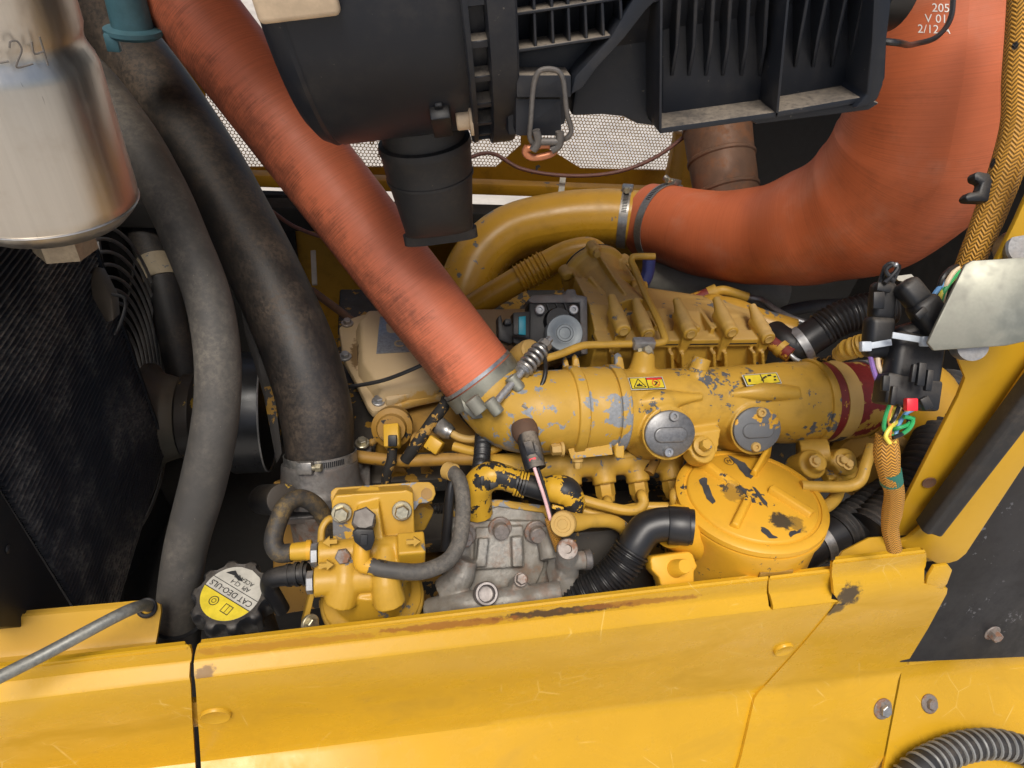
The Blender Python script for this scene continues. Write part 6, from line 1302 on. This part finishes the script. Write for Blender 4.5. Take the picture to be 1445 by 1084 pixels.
mk('pipe', MB().tube([P(1004, 414, .925), P(1020, 410, .92), P(1036, 414, .92), P(1055, 420, .92)], px(7, .92), 16, 6), m_eng, t); mk('collar', MB().tube([P(1000, 416, .925), P(1012, 411, .922)], px(11, .92), 18, 2), m_eng, t)
mb = MB(); mb.tube([P(1000, 440, .90), P(1030, 442, .89), P(1070, 455, .88), P(1120, 470, .87)], [px(24, .9), px(22, .9), px(20, .88), px(20, .88)], 24, 6); mb.ball(P(1005, 440, .90), px(26, .9)); mb.lathe(P(1018, 432, .875), VZ, [(.010, -.01), (.009, .004), (0, .004)], 16)
tag(mk('turbo_inlet', mb, m_pipe, None, remesh=.0018, smooth=4), 'rounded yellow pipe casting behind the bolt ears', 'casting')
t = thing('red_fitting', P(1110, 497, .80), 'red joint with silver pipe beside the black hose', 'fitting')
mk('joint', MB().tube([P(1090, 484, .815), P(1116, 502, .80)], px(11, .81), 20, 2), m_maroon, t); mk('pipe', MB().tube([P(1114, 500, .80), P(1124, 508, .798), P(1140, 512, .80), P(1150, 506, .81)], px(3.5, .8), 12, 6), m_steel, t); mk('ring', MB().tube([P(1100, 490, .808), P(1106, 495, .805)], px(13, .81), 20, 2), m_eng, t)
tag(mk('spring_sleeve', MB().tube([P(1185, 500, .72), P(1200, 492, .70), P(1215, 488, .69), P(1228, 482, .68)], [px(10, .7), px(14, .7), px(15, .7), px(13, .7)], 18, 8, step=.0009, prof=corr(.006, .0012)), m_eng), 'coiled yellow sleeve behind the upright black plug', 'sleeve')
tag(mk('loom_tail', MB().tube([P(1150, 508, .78), P(1170, 506, .75), P(1190, 498, .72)], px(4, .74), 10), m_bblk), 'thin dark loom leading to the coiled yellow sleeve', 'loom')
# lower right accessory group under the coupling
t = thing('alternator_bracket', P(1180, 700, .74), 'yellow bracket with bolts and bent arm under the coupling', 'bracket')
mb = MB(); mb.lathe(P(1147, 655, .735), Vector((.0, -.5, .86)), [(.017, -.03), (.017, 0), (.012, .003), (.010, .012), (0, .013)], 24); mb.lathe(P(1152, 640, .76), Vector((.9, -.3, .3)), [(.018, -.02), (.018, .012), (0, .012)], 24)
mb.lathe(P(1190, 652, .75), Vector((0, -.6, .8)), [(.016, -.02), (.016, .004), (.009, .006), (.009, .012), (0, .012)], 20); mb.box(P(1185, 668, .765), VX * .024, VY * .012, VZ * .006); mb.tube([P(1130, 640, .78), P(1160, 660, .77), P(1200, 668, .77)], .009, 14, 5)
mk('casting', mb, m_eng, t, remesh=.0016, smooth=3)
mk('bent_arm', MB().tube([P(1130, 686, .70), P(1160, 687, .70), P(1200, 686, .70), P(1214, 678, .70), P(1222, 655, .705), P(1230, 630, .715)], px(8, .7), 14, 6), m_eng, t)
for (u, v) in ((1150, 651), (1188, 650), (1196, 655)): mk('bolt', MB().bolt(P(u, v, .715), Vector((0, -.5, .86)), px(6, .72)), m_tan, t)
mb = MB(); mb.lathe(P(1230, 655, .80), Vector((-.6, -.7, .3)), [(.05, -.06), (.05, 0), (.042, .008), (.02, .010), (.018, .02), (0, .02)], 40); tag(mk('alternator', mb, m_dark, None), 'dark round alternator body behind the bent yellow arm', 'alternator')
tag(mk('elbow_duct', MB().tube([P(1262, 545, .80), P(1290, 570, .80), P(1300, 610, .81), P(1290, 660, .83)], [.05, .052, .05, .048], 36, 8), m_pipe), 'yellow pipe bend behind the big black plug', 'pipe')
tag(mk('rear_hose_yellow', MB().tube([P(1140, 725, .70), P(1165, 715, .71), P(1180, 700, .73), P(1185, 680, .75)], px(9, .72), 14), m_eng), 'slim yellow tube just right of the oil filter lid', 'pipe')

# ---- injector wiring left of the manifold
t = thing('injector_plug', P(553, 640, .73), 'yellow overspray injector plug with black cable near the valve cover', 'connector')
mk('collar', MB().lathe(P(553, 604, .752), Vector((-.1, -.8, .55)), [(.024, -.02), (.024, 0), (.018, .003), (.016, .010), (0, .010)], 28), m_dark, t)
m_ = MB(); obox(m_, P(553, 600, .735), P(554, 632, .725), px(22, .73), px(18, .73)); mk('body', m_, m_qc, t, bevel=.002)
mk('latch', MB().box(P(554, 622, .712), RW * px(6, .71), DW * px(8, .71), FW * .003), m_conn, t, bevel=.001)
mk('cable', MB().tube([P(554, 632, .727), P(552, 650, .728), P(546, 668, .73), P(544, 690, .74)], px(7, .73), 14, 6), m_bblk, t)
tag(mk('braided_loom', MB().tube([P(634, 545, .765), P(628, 570, .75), P(612, 592, .74), P(598, 612, .735), P(584, 632, .735), P(572, 650, .74)], px(8.5, .74), 16, 8), m_bblk), 'black braided loom with yellow overspray under the long red hose', 'loom')
t = thing('injector_plug', P(610, 630, .735), 'small yellow plug cluster right of the braided loom', 'connector')
m_ = MB(); obox(m_, P(604, 622, .738), P(622, 634, .735), px(20, .73), px(18, .73)); mk('body', m_, m_qc, t, bevel=.002); mk('stub', MB().tube([P(585, 622, .75), P(600, 624, .745)], px(12, .74), 16, 2), m_dark, t)
t = thing('injector_union', P(640, 605, .735), 'grey union nut on the bare steel line', 'fitting')
mk('nut', MB().tube([P(616, 598, .75), P(630, 608, .74), P(638, 612, .738)], [px(13, .74), px(12, .74), px(9, .74)], 12, 4), m_band, t); mk('line', MB().tube([P(634, 610, .74), P(650, 618, .738), P(668, 620, .738), P(690, 612, .745)], px(5.5, .74), 14, 6), m_tan, t)
tag(mk('gallery_pipe', MB().tube([P(470, 640, .75), P(560, 650, .745), P(640, 648, .74), P(700, 648, .74)], px(9, .74), 14, 6), m_dark), 'grimy yellow gallery pipe along the block face', 'pipe')
tag(mk('support_arm', MB().prism([P(566, 722, .68), P(600, 716, .68), P(614, 722, .69), P(600, 750, .69), P(566, 752, .68)], (0, .04, -.02)), m_eng, None, bevel=.003), 'yellow support arm behind the fuel filter mounting plate', 'bracket')
tag(mk('conduit', MB().tube([P(580, 720, .70), P(610, 718, .70), P(640, 718, .70)], px(7, .7), 14, 6, step=.0008, prof=corr(.003, .0006)), m_rubc), 'thin black conduit behind the mounting plate ear', 'conduit')
tag(mk('conduit', MB().tube([P(800, 775, .72), P(840, 772, .72), P(880, 770, .72)], px(9, .72), 14, 6, step=.0009, prof=corr(.0036, .0007)), m_rub), 'dark conduit in the gap behind the grey pump', 'conduit')
tag(mk('lower_plate', MB().prism([P(690, 760, .70), P(900, 745, .70), P(960, 860, .72), P(690, 880, .72)], (0, .03, -.03)), m_blk, None, bevel=.003), 'grimy black plate deep below the dipstick', 'plate')
tag(mk('bracket_plate', MB().prism([P(385, 680, .80), P(540, 660, .80), P(560, 840, .80), P(385, 870, .80)], (0, .02, -.02)), m_dark, None, bevel=.003), 'grimy timing case behind the fuel hoses', 'plate')

for o in bpy.data.objects:
    if '_org' in o: del o['_org']
